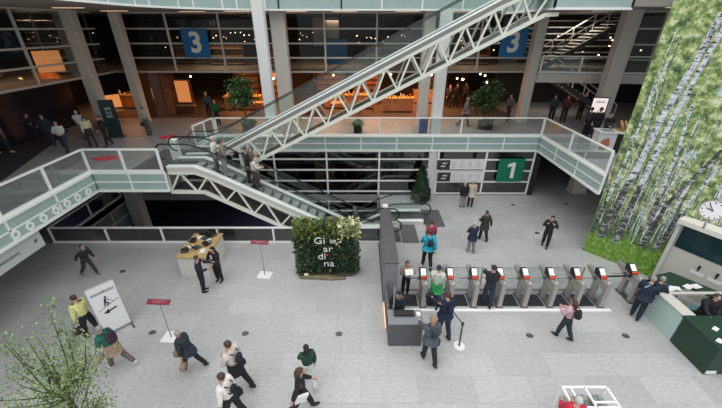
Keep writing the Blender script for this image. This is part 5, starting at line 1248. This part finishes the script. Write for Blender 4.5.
lamp('POINT', 'basement_light', (-3.5, 21, -1.2), 60, (1, .35, .12), .2)
lamp('AREA', 'basement_wash', (-6, 20, -.6), 90, (.35, .45, .9), 3)  # added blue fill to lift the dark basement, no fixture there

rnd = random.Random(21)
k = 0
for (cx, cy, w_, z) in ((-8.6, 25.5, 2.4, ZM+1.0), (-.9, 26.0, 3.4, ZM+1.0), (2.6, 24.8, 2.0, ZM+1.0), (-16.8, 26.0, 2.2, ZM+1.0)):
    for i in range(9):
        c = rnd.choice(((.6, .35, .12), (.7, .6, .4), (.3, .05, .03), (.1, .12, .05), (.5, .45, .4))); hh = rnd.uniform(.12, .35)
        m = MB(); m.cyl((0, 0, 0), (0, 0, hh*.8), .07, .06, 10); m.cyl((0, 0, hh*.8), (0, 0, hh), .035, .03, 8)
        o = m.build('jar', cmat(c, 'glaze')); o.location = (cx-w_/2+w_*(i+.5)/9, cy+rnd.uniform(-.2, .1), z); tag(o, 'small jar standing on a lit counter inside the shops', 'jar', 'jars on the shop counters')
for (x, y, z, e_) in ((-3, 21.5, 2.2, 22), (1.5, 21.5, 2.2, 14), (7, 21.5, 2.2, 12)): lamp('AREA', 'ground_fill_light', (x, y, z), e_, (1, .62, .4), 1.5)  # added warm fill so the lower windows look less black
for i, (x, c) in enumerate(((-3.6, (.30, .09, .03)), (-1.2, (.07, .03, .02)), (-.2, (.25, .08, .03)), (1.9, (.05, .04, .03)), (6.2, (.05, .045, .04)), (8.4, (.08, .06, .05)))):
    r = thing('store_cabinet', ['orange brown cabinet behind the lower windows near the escalator', 'dark brown cabinet behind the lower windows', 'reddish cabinet behind the lower windows left of the conifer', 'dark low cabinet behind the conifer', 'dark cabinet behind the information boards', 'brown cabinet behind the green sign'][i], 'cabinet', (x, 21, 0))
    MB().box(-.5, .5, -.25, .25, .08, 1.9).build('body', cmat(c, 'wood'), r); MB().box(-.48, .48, -.22, .22, 0, .08).build('plinth', BLACK, r)
    for q in (-.25, .25): MB().box(q-.22, q+.22, -.27, -.25, .12, 1.86).build('door', cmat(tuple(v*.8 for v in c), 'wood'), r)

for i, (x, y, w_) in enumerate(((-12.6, 27.5, 2.2), (-9.6, 26.5, 2.4), (-6.6, 28, 2.2), (1.6, 27, 2.4), (4.8, 28, 2.2), (8.2, 26.8, 2.2))):
    r = thing('gallery_shelf', ['long low shelf on the upper storey above the wood doors', 'low shelf on the upper storey behind the left blue sign', 'low shelf on the upper storey left of the white column', 'low shelf on the upper storey right of the blue banner', 'low shelf on the upper storey near the middle of the long escalator', 'low shelf on the upper storey behind the right blue sign'][i], 'shelf', (x, y, 6.55))
    for z in (.1, .6, 1.1): MB().box(-w_/2, w_/2, -.2, .2, z, z+.05).build('shelf_board', WOODL, r)
    for q in (-1, 0, 1): MB().box(q*w_*.49-.02, q*w_*.49+.02, -.2, .2, 0, 1.3).build('upright', WOODB, r)
    MB().box(-w_/2, w_/2, .2, .22, 0, 1.3).build('back_panel', WOODB, r)
